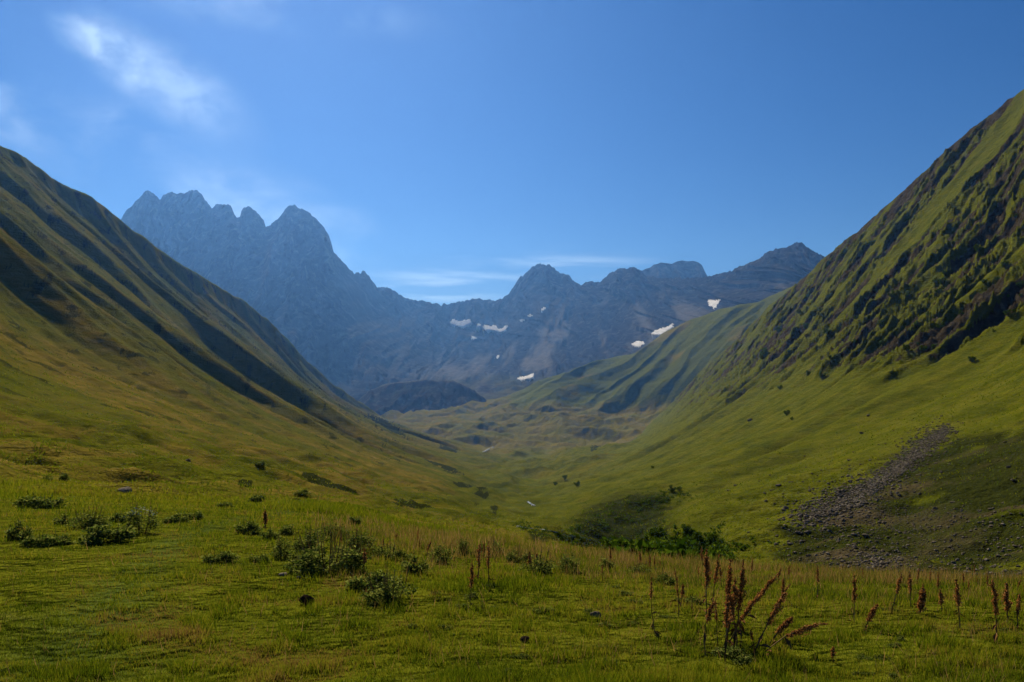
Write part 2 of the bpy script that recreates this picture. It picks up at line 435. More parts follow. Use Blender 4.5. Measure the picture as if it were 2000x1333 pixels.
# --- ground cover
gy = np.gradient(Z, axis=0) / np.maximum(np.gradient(Y, axis=0), 1e-3)
rock = right_m * np.clip(cragm * (0.34 + 0.5 * sstep(0.9, 0.5, cr)), 0, 1) + right_m * 0.3 * sstep(10.6, 11.3, T) * sstep(1500, 1800, U)
rock += left_m * sstep(9.6, 11, T) * 0.22
dry = 0.06 + 0.36 * left_m + 0.24 * floor_m * sstep(7.8, 9, T) + 0.25 * floor_m * sstep(9.2, 10.4, T) - 0.12 * right_m
pu, pv = U, V
dry += 0.55 * np.exp(-((V - (975 + 0.16 * (U - 500))) / 26) ** 2) * sstep(5.2, 6.2, T) * (1 - sstep(8.2, 8.8, T)) * (1 - sstep(1150, 1300, U))
dry += 0.5 * sstep(4.2, 5.0, T) * (1 - sstep(5.4, 6.2, T)) * sstep(560, 800, U)
herb = right_m * cragm * 0.30 + left_m * sstep(9.2, 10.2, T) * 0.08
def blob(x, y, rx, ry, rot=0.0):
    c, s = math.cos(rot), math.sin(rot)
    dx = (X - x); dy = (Y - y)
    return np.exp(-(((dx * c + dy * s) / rx) ** 2 + ((-dx * s + dy * c) / ry) ** 2))
# dark herbs above the stream, the steep bank's shade mixed into the colour
pts_h = np.exp(-(((U - 1215) - (V - 1010) * -0.9) / 105) ** 2 - ((V - 1012) / 52) ** 2) * sstep(6.6, 7.0, T) * (1 - sstep(9, 9.3, T))
herb += 1.0 * pts_h + 1.0 * 0.8 * sstep(0.35, 0.85, bankm + 0.35 * fbm(X / 5, Y / 12, 5, 125, gain=.65))
herb += 0.75 * np.exp(-((U - 1320) / 100) ** 2 - ((V - 1075) / 40) ** 2) * sstep(6.0, 6.6, T)
rough = sstep(-20, 90, (V - np.interp(U, [1400, 1520, 1650, 1850, 2000, 2700], [1100, 990, 900, 825, 790, 660]))) * sstep(1440, 1600, U) * sstep(5.9, 6.4, T) * (1 - sstep(9.3, 9.9, T))
dry += 0.55 * left_m * sstep(-0.1, 0.5, fbm(fallY / 25, X / 90, 4, 197)) * (1 - 0.5 * upper) + 0.5 * sstep(5.0, 5.8, T) * (1 - sstep(8.2, 9.0, T)) * (1 - sstep(700, 1050, U)) * sstep(-0.25, 0.4, fbm(X / 12, Y / 16, 4, 198))
herb += 0.5 * left_m * sstep(0.15, 0.5, fbm(X / 9, Y / 16, 5, 199, gain=.6))
herb += rough * (0.95 + 0.6 * fbm(X / 9, Y / 9, 4, 98)); dry += 0.2 * rough
soil = 0.55 * rough * (0.7 + 0.8 * noise(X / 12, Y / 12, 99))
soil += 0.5 * near * sstep(0.25, 0.7, fbm(X / 1.6, Y / 1.1, 4, 101)) * (1 - sstep(500, 1000, U))
trk_u = np.interp(V, [985, 1000, 1020, 1050, 1100, 1160, 1240, 1333, 1500], [640, 560, 430, 350, 290, 230, 170, 90, -60])
track = np.exp(-((U - trk_u) / np.interp(V, [985, 1100, 1333], [25, 60, 190])) ** 2) * sstep(1.5, 2.2, T) * (1 - sstep(6.2, 6.6, T))
track = track * 0.8
o = grid_mesh('terrain', X, Y, Z, M_land, dict(rock=rock, dry=dry, herb=herb, soil=soil, track=track))
struct(o)
TERR = (X, Y, Z)

# ================================================================ VALLEY HEAD and shaded green spur
usB = [600, 700, 800, 900, 980, 1050, 1100, 1180, 1240, 1300, 1350, 1400, 1480, 1540, 1650, 1900]
rowsB = [
    mk([600, 1000, 1300, 1900], [960, 950, 960, 980], [1500, 1500, 1400, 1200]),
    mk([600, 850, 1000, 1200, 1300, 1900], [850, 838, 838, 842, 840, 860], [2050, 2050, 2050, 2050, 1900, 1800]),
    mk([600, 700, 800, 900, 980, 1080, 1180, 1300, 1450, 1900], [826, 822, 816, 806, 806, 796, 800, 792, 740, 700], [2500, 2500, 2500, 2500, 2450, 2400, 2350, 2250, 2150, 2000]),
    mk([600, 700, 800, 900, 980, 1080, 1180, 1300, 1450, 1900], [815, 812, 806, 792, 790, 765, 755, 725, 665, 600], [2750, 2750, 2750, 2800, 2700, 2650, 2600, 2500, 2350, 2200]),
    mk(usB, [812, 810, 803, 786, 776, 752, 734, 708, 690, 652, 628, 608, 594, 566, 520, 440],
       [3000, 3000, 3000, 3100, 3050, 3000, 2980, 2950, 2900, 2850, 2800, 2750, 2650, 2550, 2450, 2300]),
]
rowsB.append(back(rowsB[-1], 1.05, 0.25)); rowsB.append(back(rowsB[-1], 1.3, 0.4))
uB = ucols(600, 1900, 1.7)
U, V, Yg, T = sheet(rowsB, uB)
X, Y, Z = world_xyz(U, V, Yg)
q = Y - 0.9 * X + 60 * fbm(X / 300, Y / 300, 3, 5)
spur = sstep(2.0, 2.5, T) * sstep(950, 1100, U); cm = 1 - 0.8 * sstep(3.5, 4, T)
Z += spur * cm * (26 * (1 - 2 * np.abs(noise(q / 260, X / 1500, 3))) + 9 * (1 - 2 * np.abs(noise(q / 105, X / 700, 9))) + 4 * fbm(X / 60, Y / 60, 4, 6))
Z += (1 - spur) * (9 * fbm(X / 110, Y / 160, 6, 8, gain=.6) + 7 * saw(Y + 0.6 * X + 60 * noise(X / 200, Y / 200, 77), X, 150, 78, .3) + 12 * (ridged(X / 260, Y / 260, 4, 81) - 0.9)) * (1 - 0.6 * sstep(3.5, 4, T))
dry = 0.62 * (1 - spur) + 0.02 * spur + 0.6 * spur * sstep(0.25, 0.6, noise(X / 150, Y / 150, 66))
herb = spur * 0.38 * (1 - sstep(2.9, 3.6, T) * 0.4)
rock = sstep(3.2, 4, T) * (1 - spur) * 0.35
o = grid_mesh('hill', X, Y, Z, M_land, dict(rock=rock, dry=dry, herb=herb, soil=ZERO(X), track=ZERO(X)))
struct(o)

# ================================================================ MORAINE
rowsC = [
    mk([620, 700, 800, 900, 1010], [880, 860, 850, 840, 850], [2500, 2500, 2500, 2550, 2600]),
    mk([620, 690, 760, 860, 940, 1010], [850, 812, 826, 818, 806, 830], [2600, 2600, 2620, 2650, 2700, 2750]),
    mk([620, 660, 690, 705, 725, 745, 775, 800, 840, 885, 905, 925, 945, 965, 985, 1010],
       [850, 820, 795, 776, 762, 753, 747, 744, 742, 744, 751, 762, 778, 796, 812, 840], [2950] * 16),
]
rowsC.append(back(rowsC[-1], 1.04, 0.1)); rowsC.append(back(rowsC[-1], 1.2, 0.5))
uC = ucols(620, 1010, 1.5)
U, V, Yg, T = sheet(rowsC, uC, 1.5)
X, Y, Z = world_xyz(U, V, Yg)
Z += (1 - 0.85 * sstep(1.7, 2, T)) * (10 * (ridged(X / 70, Y / 200, 5, 15) - 0.9) + 3 * fbm(X / 16, Y / 30, 4, 17))
Z += 2.0 * fbm(X / 22, Y / 22, 4, 19)
o = grid_mesh('hill', X, Y, Z, M_far, dict(scree=0.03 + 0.6 * sstep(1.85, 2.0, T) * (T < 2.3), grass=0.15 * sstep(0.1, 0.5, fbm(X / 80, Z / 50, 3, 22))))  # dark flank and pale crest rim: moraine's shade and lit edge as colour
struct(o)

# ================================================================ MOUNTAINS at the valley head
sky1 = [(-200, 600), (100, 560), (180, 500), (225, 445), (238, 428), (247, 412), (253, 410), (262, 398), (274, 386), (281, 377), (290, 375), (298, 377), (306, 384),
        (312, 392), (318, 384), (328, 378), (338, 377), (346, 380), (356, 378), (366, 377), (374, 374), (384, 373), (391, 379), (398, 388), (406, 398), (412, 407),
        (416, 408), (421, 401), (432, 402), (440, 400), (448, 402), (453, 408), (458, 418), (462, 426), (469, 427), (471, 414), (476, 408), (484, 404), (489, 408),
        (498, 411), (504, 419), (511, 426), (515, 430), (519, 445), (524, 443), (535, 436), (545, 428), (553, 416), (560, 406), (568, 402), (576, 403), (590, 410), (605, 417),
        (617, 428), (628, 438), (637, 450), (643, 462), (648, 478), (652, 495), (658, 500), (668, 511), (678, 523), (686, 530), (692, 536), (698, 533), (704, 535),
        (708, 531), (713, 532), (720, 541), (728, 552), (735, 562), (748, 563), (760, 564), (775, 572), (790, 583), (805, 586), (822, 589), (845, 592), (862, 597),
        (880, 594), (900, 590), (922, 586), (936, 584), (950, 587), (972, 588), (984, 582), (993, 576), (1000, 565), (1008, 553), (1016, 541), (1022, 540), (1032, 530),
        (1036, 524), (1044, 520), (1056, 516), (1066, 519), (1074, 518), (1082, 524), (1090, 534), (1100, 537), (1108, 536), (1114, 542), (1122, 552), (1134, 558), (1146, 553),
        (1158, 550), (1172, 553), (1184, 541), (1196, 532), (1210, 525), (1222, 526), (1236, 523), (1248, 527), (1262, 540), (1290, 545), (1330, 545), (1378, 543),
        (1392, 539), (1408, 537), (1420, 532), (1436, 526), (1450, 520), (1462, 516), (1476, 511), (1484, 506), (1494, 497), (1506, 492), (1518, 488), (1532, 485),
        (1544, 480), (1556, 476), (1566, 478), (1578, 485), (1590, 492), (1602, 499), (1612, 507), (1640, 530), (1720, 560), (2000, 620)]
y1 = ([-200, 240, 400, 560, 650, 740, 860, 950, 1060, 1200, 1400, 1560, 2000], [4600, 4700, 4800, 4700, 4800, 5100, 5700, 5800, 5600, 5200, 4700, 4300, 4000])
um = [-200, 240, 400, 560, 650, 740, 860, 950, 1060, 1200, 1400, 1560, 2000]
rowsD = [
    mk(um, [860] * 13, [2900] * 13),
    mk(um, [800, 800, 800, 800, 800, 800, 790, 775, 775, 770, 740, 700, 700], [3150] * 8 + [3100, 3100, 3050, 2950, 2950]),
    mk(um, [780, 745, 730, 725, 735, 745, 742, 742, 742, 715, 655, 620, 650], [3500, 3500, 3500, 3450, 3450, 3550, 3700, 3700, 3600, 3450, 3300, 3200, 3200]),
    mk(um, [720, 640, 610, 600, 620, 670, 705, 708, 700, 668, 612, 585, 640], [3950, 3950, 3950, 3900, 3950, 4100, 4500, 4500, 4250, 3950, 3700, 3500, 3500]),
    mk(um, [660, 520, 490, 490, 530, 610, 640, 640, 620, 600, 578, 545, 630], [4350, 4350, 4400, 4350, 4400, 4650, 5250, 5300, 5000, 4650, 4250, 3900, 3800]),
    [(u, v, yrow(*y1)(u)) for u, v in sky1],
]
rowsD.append(back(rowsD[-1], 1.03, 0.5)); rowsD.append(back(rowsD[-1], 1.25, 0.6))
uD = ucols(-200, 1900, 1.4)
U, V, Yg, T = sheet(rowsD, uD, 1.4)
X, Y, Z = world_xyz(U, V, Yg)
# relief pushed along the line of the slope (buttresses and flutes), so that ridgelines keep their outline
wx = X + 60 * fbm(X / 300, Z / 300, 3, 31)
butt = ridged(wx / 420, Z / 1500, 4, 33) - 0.9
flute = ridged((wx + 0.25 * Z) / 120, Z / 520, 5, 37, gain=0.6) - 0.9
fine = fbm(wx / 34, Z / 70, 5, 41, gain=0.6)
strata = fbm((X * 0.25 + Z) / 38, X / 700, 4, 43)
f = sstep(1.3, 2.4, T) * (1 - 0.0 * T)
wall = f
DY = -(95 * butt + 58 * flute + 26 * fine + 13 * strata) * wall * (1 - 0.55 * sstep(4.6, 5, T))
low = (1 - sstep(2.0, 3.2, T)) * sstep(0.8, 1.3, T)
# displace along the view ray keeps direction: scale the whole position
k = 1 + DY / Y
k = np.clip(k, 0.85, 1.12)
X2, Y2, Z2 = X * k, Y * k, CAMZ + (Z - CAMZ) * k
Z2 += low * (14 * fbm(X / 120, Y / 120, 5, 47))
Z2 += sstep(4.3, 5, T) * (1 - sstep(5.2, 5.6, T)) * (9 * fbm(X / 22, Y / 90, 5, 49, gain=0.7))
scree = np.clip(sstep(0.0, 0.5, fbm((X - 0.5 * Z) / 140, (Z + X * .4) / 420, 4, 53) + 0.25 * (1 - sstep(2, 3.5, T))), 0, 1) * (1 - sstep(3.4, 4.8, T)) * 0.9
scree *= 0.25 + 0.75 * sstep(700, 900, U)
grass = np.clip((1 - sstep(1.6, 2.6, T)) * sstep(800, 1000, U) * (0.8 + fbm(X / 120, Z / 60, 3, 57)), 0, 1)
o = grid_mesh('mountain', X2, Y2, Z2, M_far, dict(scree=scree, grass=grass))
struct(o)
MTN = (X2, Y2, Z2)

# far block behind the right-hand ridge
sky2 = [(1200, 560), (1240, 538), (1252, 530), (1262, 525), (1270, 523), (1277, 517), (1284, 516), (1290, 513), (1300, 514), (1312, 516), (1322, 511), (1332, 509),
        (1342, 511), (1354, 510), (1364, 513), (1371, 518), (1375, 527), (1380, 537), (1388, 548), (1400, 560), (1440, 580)]
rowsF = [mk([1200, 1440], [700, 700], [4900, 4900]), mk([1200, 1440], [600, 600], [5600, 5600]), [(u, v, 6200) for u, v in sky2]]
rowsF.append(back(rowsF[-1], 1.03, 0.5)); rowsF.append(back(rowsF[-1], 1.12, 0.6))
U, V, Yg, T = sheet(rowsF, ucols(1200, 1440, 1.3), 1.5)
X, Y, Z = world_xyz(U, V, Yg)
k = 1 - (90 * (ridged(X / 140, Z / 300, 5, 61) - 0.9) * (1 - 0.5 * sstep(1.6, 2, T)) + 20 * fbm((X * .2 + Z) / 30, X / 300, 3, 62)) * sstep(0.5, 1, T) / Y
o = grid_mesh('mountain', X * k, Y * k, CAMZ + (Z - CAMZ) * k, M_far, dict(scree=ZERO(X), grass=ZERO(X)))
struct(o)

# ================================================================ helpers for placed things
TX, TY, TZ = TERR
NRn = TX.shape[0]
TVd = HV - (TZ - CAMZ) * F / TY
def place(u, v, y_min=3.0):
    """first point of the ground seen at a photo position"""
    c = int(np.clip(np.searchsorted(uA, u), 1, len(uA) - 1))
    col = TVd[:, c]; yy = TY[:, c]
    i0 = int(np.searchsorted(yy, y_min))
    below = np.nonzero(col[i0:] <= v)[0]
    i = i0 + (int(below[0]) if len(below) else 0)
    i = max(i, 1)
    t = 0.0 if col[i - 1] == col[i] else float(np.clip((col[i - 1] - v) / (col[i - 1] - col[i]), 0, 1))
    y = float(yy[i - 1] + (yy[i] - yy[i - 1]) * t); z = float(TZ[i - 1, c] + (TZ[i, c] - TZ[i - 1, c]) * t)
    return Vector((y * (u - 1000) / F, y, z))
def ground_at(us_, ys_):
    """heights for many (u, Y) samples"""
    c = np.clip(np.searchsorted(uA, us_), 0, len(uA) - 1)
    out = np.zeros(len(us_))
    order = np.argsort(c); cs = c[order]
    st = np.searchsorted(cs, np.arange(len(uA))); en = np.searchsorted(cs, np.arange(len(uA)), side='right')
    for k in range(len(uA)):
        if en[k] > st[k]:
            ii = order[st[k]:en[k]]; out[ii] = np.interp(ys_[ii], TY[:, k], TZ[:, k])
    return out
def tri_mesh(name, co, faces_n, mat, attrs=None, parent=None, loc=None, mats=None):
    """co (n*faces_n, 3) – independent faces of faces_n corners"""
    me = bpy.data.meshes.new(name); n = len(co)
    me.vertices.add(n); me.vertices.foreach_set('co', co.astype(np.float32).ravel())
    me.loops.add(n); me.loops.foreach_set('vertex_index', np.arange(n, dtype=np.int32))
    me.polygons.add(n // faces_n); me.polygons.foreach_set('loop_start', np.arange(0, n, faces_n, dtype=np.int32))
    for an, arr in (attrs or {}).items():
        a = me.attributes.new(an, 'FLOAT', 'POINT'); a.data.foreach_set('value', np.asarray(arr, np.float32))
    me.update(); me.materials.append(mat)
    o = bpy.data.objects.new(name, me); COL.objects.link(o)
    if parent is not None: o.parent = parent
    return o
def poly_mesh(name, verts, faces, mat, parent=None, smooth=False):
    me = bpy.data.meshes.new(name); me.from_pydata([tuple(map(float, v)) for v in verts], [], faces); me.update()
    if smooth: me.polygons.foreach_set('use_smooth', np.full(len(faces), True))
    me.materials.append(mat)
    o = bpy.data.objects.new(name, me); COL.objects.link(o)
    if parent is not None: o.parent = parent
    return o
def thing(name, label, cat, loc=(0, 0, 0), rz=0.0, group=None, sc=1.0):
    o = bpy.data.objects.new(name, None); COL.objects.link(o)
    o.location = loc; o.rotation_euler = (0, 0, rz); o.scale = (sc,) * 3 if isinstance(sc, (int, float)) else sc
    o['label'] = label; o['category'] = cat
    if group: o['group'] = group
    return o
def dup(root, loc, rz, sc, label=None):
    r = root.copy(); COL.objects.link(r); r.location = loc; r.rotation_euler = (0, 0, rz)
    r.scale = (sc,) * 3 if isinstance(sc, (int, float)) else sc
    if label: r['label'] = label
    for ch in list(root.children):
        c = ch.copy(); COL.objects.link(c); c.parent = r
    return r
def leafy_mat(name, stops, transl=0.35, scale=1.0, attr='tone'):
    m = bpy.data.materials.new(name); m.use_nodes = True
    nt = m.node_tree; nt.nodes.clear(); t = NT(nt)
    out = nt.nodes.new('ShaderNodeOutputMaterial')
    d = nt.nodes.new('ShaderNodeBsdfDiffuse'); tr = nt.nodes.new('ShaderNodeBsdfTranslucent')
    mx = nt.nodes.new('ShaderNodeMixShader'); mx.inputs[0].default_value = transl
    f = t.math('ADD', t.math('MULTIPLY', t.attr(attr), 0.75), t.math('MULTIPLY', t.noise(scale, 4), 0.25))
    c = t.ramp(f, stops)
    nt.links.new(c, d.inputs[0])
    nt.links.new(t.mix(0.5, c, (1.0, 0.95, 0.35), 'MULTIPLY'), tr.inputs[0])
    nt.links.new(d.outputs[0], mx.inputs[1]); nt.links.new(tr.outputs[0], mx.inputs[2]); nt.links.new(mx.outputs[0], out.inputs[0])
    return m
M_grass = leafy_mat('short_grass', [(0.12, (0.030, 0.050, 0.004)), (0.33, (0.075, 0.115, 0.005)), (0.52, (0.150, 0.180, 0.009)), (0.70, (0.22, 0.20, 0.020)), (0.85, (0.19, 0.125, 0.040)), (1.0, (0.12, 0.075, 0.035))], 0.4, 0.7)
M_dry = leafy_mat('dry_grass', [(0.25, (0.05, 0.075, 0.010)), (0.45, (0.12, 0.12, 0.02)), (0.6, (0.20, 0.13, 0.045)), (0.8, (0.30, 0.20, 0.09))], 0.35, 0.5)
M_leaf = leafy_mat('shrub_leaf', [(0.2, (0.025, 0.045, 0.008)), (0.45, (0.075, 0.115, 0.02)), (0.75, (0.19, 0.21, 0.06))], 0.45, 2.0)
M_tree = leafy_mat('tree_leaf', [(0.2, (0.014, 0.034, 0.003)), (0.5, (0.040, 0.080, 0.006)), (0.75, (0.095, 0.14, 0.012))], 0.4, 0.5)
M_rust = leafy_mat('rusty_seed', [(0.2, (0.09, 0.034, 0.013)), (0.45, (0.28, 0.115, 0.036)), (0.75, (0.48, 0.24, 0.09))], 0.25, 4.0)
M_stem = new_mat('dry_stem'); t_ = NT(M_stem[1])
M_stem[1].links.new(t_.ramp(t_.noise(6, 4), [(0.3, (0.07, 0.035, 0.015)), (0.5, (0.16, 0.10, 0.04)), (0.75, (0.36, 0.27, 0.12))]), M_stem[2].inputs['Base Color']); M_stem = M_stem[0]
M_bark = new_mat('bark'); t_ = NT(M_bark[1])
M_bark[1].links.new(t_.ramp(t_.noise(5, 5), [(0.3, (0.03, 0.022, 0.015)), (0.7, (0.10, 0.08, 0.06))]), M_bark[2].inputs['Base Color']); M_bark = M_bark[0]
M_flower = new_mat('pale_flower'); M_flower[2].inputs['Base Color'].default_value = (0.55, 0.56, 0.48, 1); M_flower = M_flower[0]
def stone_mat(name, lo, mid, hi):
    m, nt, b = new_mat(name); t = NT(nt)
    n = t.noise(3.5, 7, rough=0.7)
    c = t.ramp(n, [(0.3, lo), (0.5, mid), (0.75, hi)])
    nt.links.new(c, b.inputs['Base Color']); nt.links.new(t.bump(n, 0.6, 0.05), b.inputs['Normal'])
    return m
M_stone = stone_mat('grey_stone', (0.035, 0.030, 0.023), (0.11, 0.094, 0.072), (0.30, 0.265, 0.21))
M_dung = stone_mat('dark_earth', (0.010, 0.008, 0.006), (0.022, 0.017, 0.012), (0.05, 0.04, 0.03))

# ================================================================ grass (nobody could count it)
def blades(n, y0, y1, hfun, wpx, u0=-160, u1=2160, keep=None, lean=0.45, seed=1, p=1.0):
    g = np.random.default_rng(seed)
    iy = g.uniform((1 / y1) ** p, (1 / y0) ** p, n) ** (1 / p); yy = 1 / iy
    uu = g.uniform(u0, u1, n)
    xx = yy * (uu - 1000) / F
    if keep is not None:
        k = keep(uu, yy, xx, g); uu, yy, xx = uu[k], yy[k], xx[k]
    n = len(uu)
    zz = ground_at(uu, yy)
    h = hfun(uu, yy, xx, g, n)
    w = np.maximum(0.004, wpx * yy / F) * g.uniform(0.7, 1.4, n)
    a = g.uniform(0, 2 * np.pi, n); la = g.uniform(0, 2 * np.pi, n); ll = h * lean * g.uniform(0.3, 1.6, n)
    co = np.zeros((n, 3, 3))
    co[:, 0] = np.stack([xx - np.cos(a) * w / 2, yy - np.sin(a) * w / 2, zz - 0.01], -1)
    co[:, 1] = np.stack([xx + np.cos(a) * w / 2, yy + np.sin(a) * w / 2, zz - 0.01], -1)
    co[:, 2] = np.stack([xx + np.cos(la) * ll, yy + np.sin(la) * ll, zz + h], -1)
    return co.reshape(-1, 3), np.repeat(g.uniform(0, 1, n), 3), n
def track_at(uu, yy):
    vv = HV + F * (CAMZ + 0.9) / yy
    tu = np.interp(vv, [985, 1000, 1020, 1050, 1100, 1160, 1240, 1333, 1500], [640, 560, 430, 350, 290, 230, 170, 90, -60])
    return np.exp(-((uu - tu) / np.interp(vv, [985, 1100, 1333], [25, 60, 190])) ** 2)
def h_short(uu, yy, xx, g, n):
    patch = 1.3 * sstep(0.0, 0.8, fbm(xx / 0.4, yy / 0.4, 4, 130, gain=.65)) + 0.8 * sstep(0.1, 0.6, noise(xx / 1.8, yy / 1.8, 134)) * sstep(300, 1100, uu)
    return (0.016 + 0.042 * patch * (1 - 0.8 * track_at(uu, yy))) * g.uniform(0.5, 1.5, n) * np.clip(yy / 12, 1, 2.2)
co, tone, n = blades(430000, 3.9, 34, h_short, 1.75, seed=2)
def mottled(co, tone, amt=1.0):
    x, y = co[::3, 0], co[::3, 1]; u = 1000 + F * x / y
    m = 0.42 + 0.22 * fbm(x / 1.3, y / 1.3, 4, 160, gain=.6) * amt + 0.16 * noise(x / 0.22, y / 0.22, 165)
    worn = sstep(0.0, 0.6, fbm(x / 1.1, y / 0.8, 4, 170, gain=.65) + 0.35 * (1 - sstep(150, 900, u)) * (1 - sstep(8, 13, y)) - 0.22)
    m = m + 0.36 * worn - 0.10 * track_at(u, y)
    return np.clip(np.repeat(m, 3) + (tone - 0.5) * 0.62, 0, 1)
tone = mottled(co, tone)
struct(tri_mesh('grass', co, 3, M_grass, dict(tone=tone)), 'stuff', 'short green grass covering the near meadow', 'grass')
def keep_tall(uu, yy, xx, g):
    d = sstep(6.5, 14, yy + 3.5 * noise(xx / 1.5, yy / 1.5, 140)) * sstep(540, 800, uu + 60 * noise(xx / 2, yy / 2, 141))
    d = d + 0.10 * sstep(900, 1300, uu) * sstep(0.0, 0.6, noise(xx / 0.9, yy / 0.9, 142))
    return g.random(len(uu)) < d * (0.35 + 0.9 * sstep(-0.3, 0.5, noise(xx / 0.8, yy / 0.8, 143)))
def h_tall(uu, yy, xx, g, n):
    return (0.06 + 0.17 * sstep(-0.3, 0.6, noise(xx / 0.9, yy / 0.9, 144))) * g.uniform(0.5, 1.3, n) * (0.45 + 0.55 * sstep(6.5, 13, yy))
co, tone, n = blades(190000, 5.4, 27, h_tall, 1.25, keep=keep_tall, seed=3, lean=0.35)
x_, y_ = co[::3, 0], co[::3, 1]
tone = np.clip(tone * 0.55 + np.repeat(0.22 + 0.35 * fbm(x_ / 1.1, y_ / 1.1, 3, 180), 3) + np.repeat(0.12 * sstep(9, 14, y_), 3), 0, 1)
struct(tri_mesh('tall_grass', co, 3, M_dry, dict(tone=tone)), 'stuff', 'taller seeding grass turning brown along the meadow edge', 'grass')
co, tone, n = blades(9000, 4.3, 16, lambda uu, yy, xx, g, n: g.uniform(0.04, 0.13, n), 1.3, seed=8, lean=0.5,
                     keep=lambda uu, yy, xx, g: g.random(len(uu)) < 0.15 + 0.85 * sstep(0.0, 0.5, noise(xx / 0.7, yy / 0.7, 148)) * sstep(0, 1100, uu))
struct(tri_mesh('dry_grass', co, 3, M_dry, dict(tone=0.6 + 0.4 * tone)), 'stuff', 'sparse straw-coloured stalks among the short grass', 'grass')
# coarse tussocks on the lower hillsides
def h_tuss(uu, yy, xx, g, n):
    return (0.05 + 0.16 * sstep(0.0, 0.7, noise(xx / 5, yy / 5, 150)) + 0.0012 * yy) * g.uniform(0.5, 1.3, n)
def keep_tuss(uu, yy, xx, g):
    return g.random(len(uu)) < (0.15 + 0.85 * sstep(-0.2, 0.45, fbm(xx / 3.5, yy / 3.5, 3, 151))) * (1 - 0.75 * sstep(1480, 1620, uu) * (1 - sstep(110, 150, yy)))
co, tone, n = blades(190000, 24, 260, h_tuss, 2.4, keep=keep_tuss, seed=4, lean=0.5, p=0.8)
struct(tri_mesh('hillside_grass', co, 3, M_grass, dict(tone=np.clip(tone * 0.35 + 0.22 + np.repeat(0.22 * fbm(co[::3, 0] / 9, co[::3, 1] / 9, 3, 190) + 0.18 * np.exp(-((HV - (co[::3, 2] - CAMZ) * F / co[::3, 1] - (955 + 0.12 * (1000 + F * co[::3, 0] / co[::3, 1]))) / 40) ** 2), 3), 0, 1))), 'stuff', 'coarse grass tussocks on the lower hillsides', 'grass')

# ================================================================ shrubs and weeds
def leaf_cloud(n, rx, ry, rz, size, g, top=1.0, droop=0.0):
    """leaf-sized quads through a lumpy dome"""
    nl = max(3, int(n / 90)); lob = np.stack([g.uniform(-.85, .85, nl) * rx, g.uniform(-.85, .85, nl) * ry, g.uniform(0.15, 0.85, nl) * rz], -1)
    k = g.integers(0, nl, n)
    hgt = 1 - (lob[k, 0] / rx) ** 2 * 0.55 - (lob[k, 1] / ry) ** 2 * 0.45
    c = lob[k] + g.normal(0, 1, (n, 3)) * np.array([rx, ry, rz]) * 0.17
    c[:, 2] = np.abs(c[:, 2]) * np.clip(hgt, 0.3, 1)
    d = g.normal(0, 1, (n, 3)); d[:, 2] = np.abs(d[:, 2]) * 0.7; d /= np.linalg.norm(d, axis=1)[:, None]
    e = np.cross(d, g.normal(0, 1, (n, 3))); e /= np.linalg.norm(e, axis=1)[:, None]
    s_ = size * g.uniform(0.6, 1.5, n)[:, None]
    q = np.stack([c - d * s_ * .2, c + e * s_ * 0.32 + d * s_ * .3, c + d * s_, c - e * s_ * 0.32 + d * s_ * .3], 1)
    return q.reshape(-1, 3)
def tube(path, r0, r1, sides=4):
    path = [Vector(p) for p in path]; vs, fs = [], []
    for i, p in enumerate(path):
        d = (path[min(i + 1, len(path) - 1)] - path[max(i - 1, 0)]).normalized()
        a = d.orthogonal().normalized(); b = d.cross(a); r = r0 + (r1 - r0) * i / (len(path) - 1)
        for k in range(sides):
            an = 2 * math.pi * k / sides; vs.append(p + a * math.cos(an) * r + b * math.sin(an) * r)
    for i in range(len(path) - 1):
        for k in range(sides):
            fs.append((i * sides + k, i * sides + (k + 1) % sides, (i + 1) * sides + (k + 1) % sides, (i + 1) * sides + k))
    return vs, fs
def join(parts):
    vs, fs = [], []
    for v, f in parts:
        o_ = len(vs); vs += list(v); fs += [tuple(i + o_ for i in ff) for ff in f]
    return vs, fs
def make_shrub(kind, seed):
    """about 1 unit wide, 0.5-0.6 high"""
    g = np.random.default_rng(seed)
    root = thing('shrub', '', 'shrub')
    if kind == 'low':   n, rz, ls = 1500, 0.42, 0.060
    elif kind == 'tall': n, rz, ls = 1500, 0.75, 0.05
    else:               n, rz, ls = 1300, 0.80, 0.045
    q = leaf_cloud(n, 0.42, 0.36, rz, ls, g)
    tri_mesh('foliage', q, 4, M_leaf, dict(tone=np.repeat(g.uniform(0, 1, n), 4)), root)
    st = []
    for i in range(16 if kind != 'low' else 8):
        a = g.uniform(0, 2 * math.pi); r = g.uniform(0.05, 0.42); h = rz * g.uniform(0.8, 1.25)
        st.append(tube([(r * .4 * math.cos(a), r * .4 * math.sin(a), -0.03), (r * .8 * math.cos(a), r * .8 * math.sin(a), h * .5), (r * math.cos(a), r * math.sin(a), h)], 0.008, 0.004, 3))
    v, f = join(st); poly_mesh('stems', v, f, M_stem, root)
    if kind == 'flower':
        m = 110; ang = g.uniform(0, 2 * math.pi, m); rr = 0.36 * np.sqrt(g.uniform(0, 1, m))
        c = np.stack([rr * np.cos(ang), rr * np.sin(ang), rz * (0.75 + 0.30 * g.uniform(0, 1, m)) * (1 - rr * 0.7)], -1)
        d = g.normal(0, 1, (m, 3)); e = g.normal(0, 1, (m, 3)); s_ = 0.022
        q = np.stack([c - d * s_ / 2, c + e * s_ / 2, c + d * s_ / 2, c - e * s_ / 2], 1)
        tri_mesh('flowers', q.reshape(-1, 3), 4, M_flower, {}, root)
    return root
PROTO = {}
NPROTO = {}
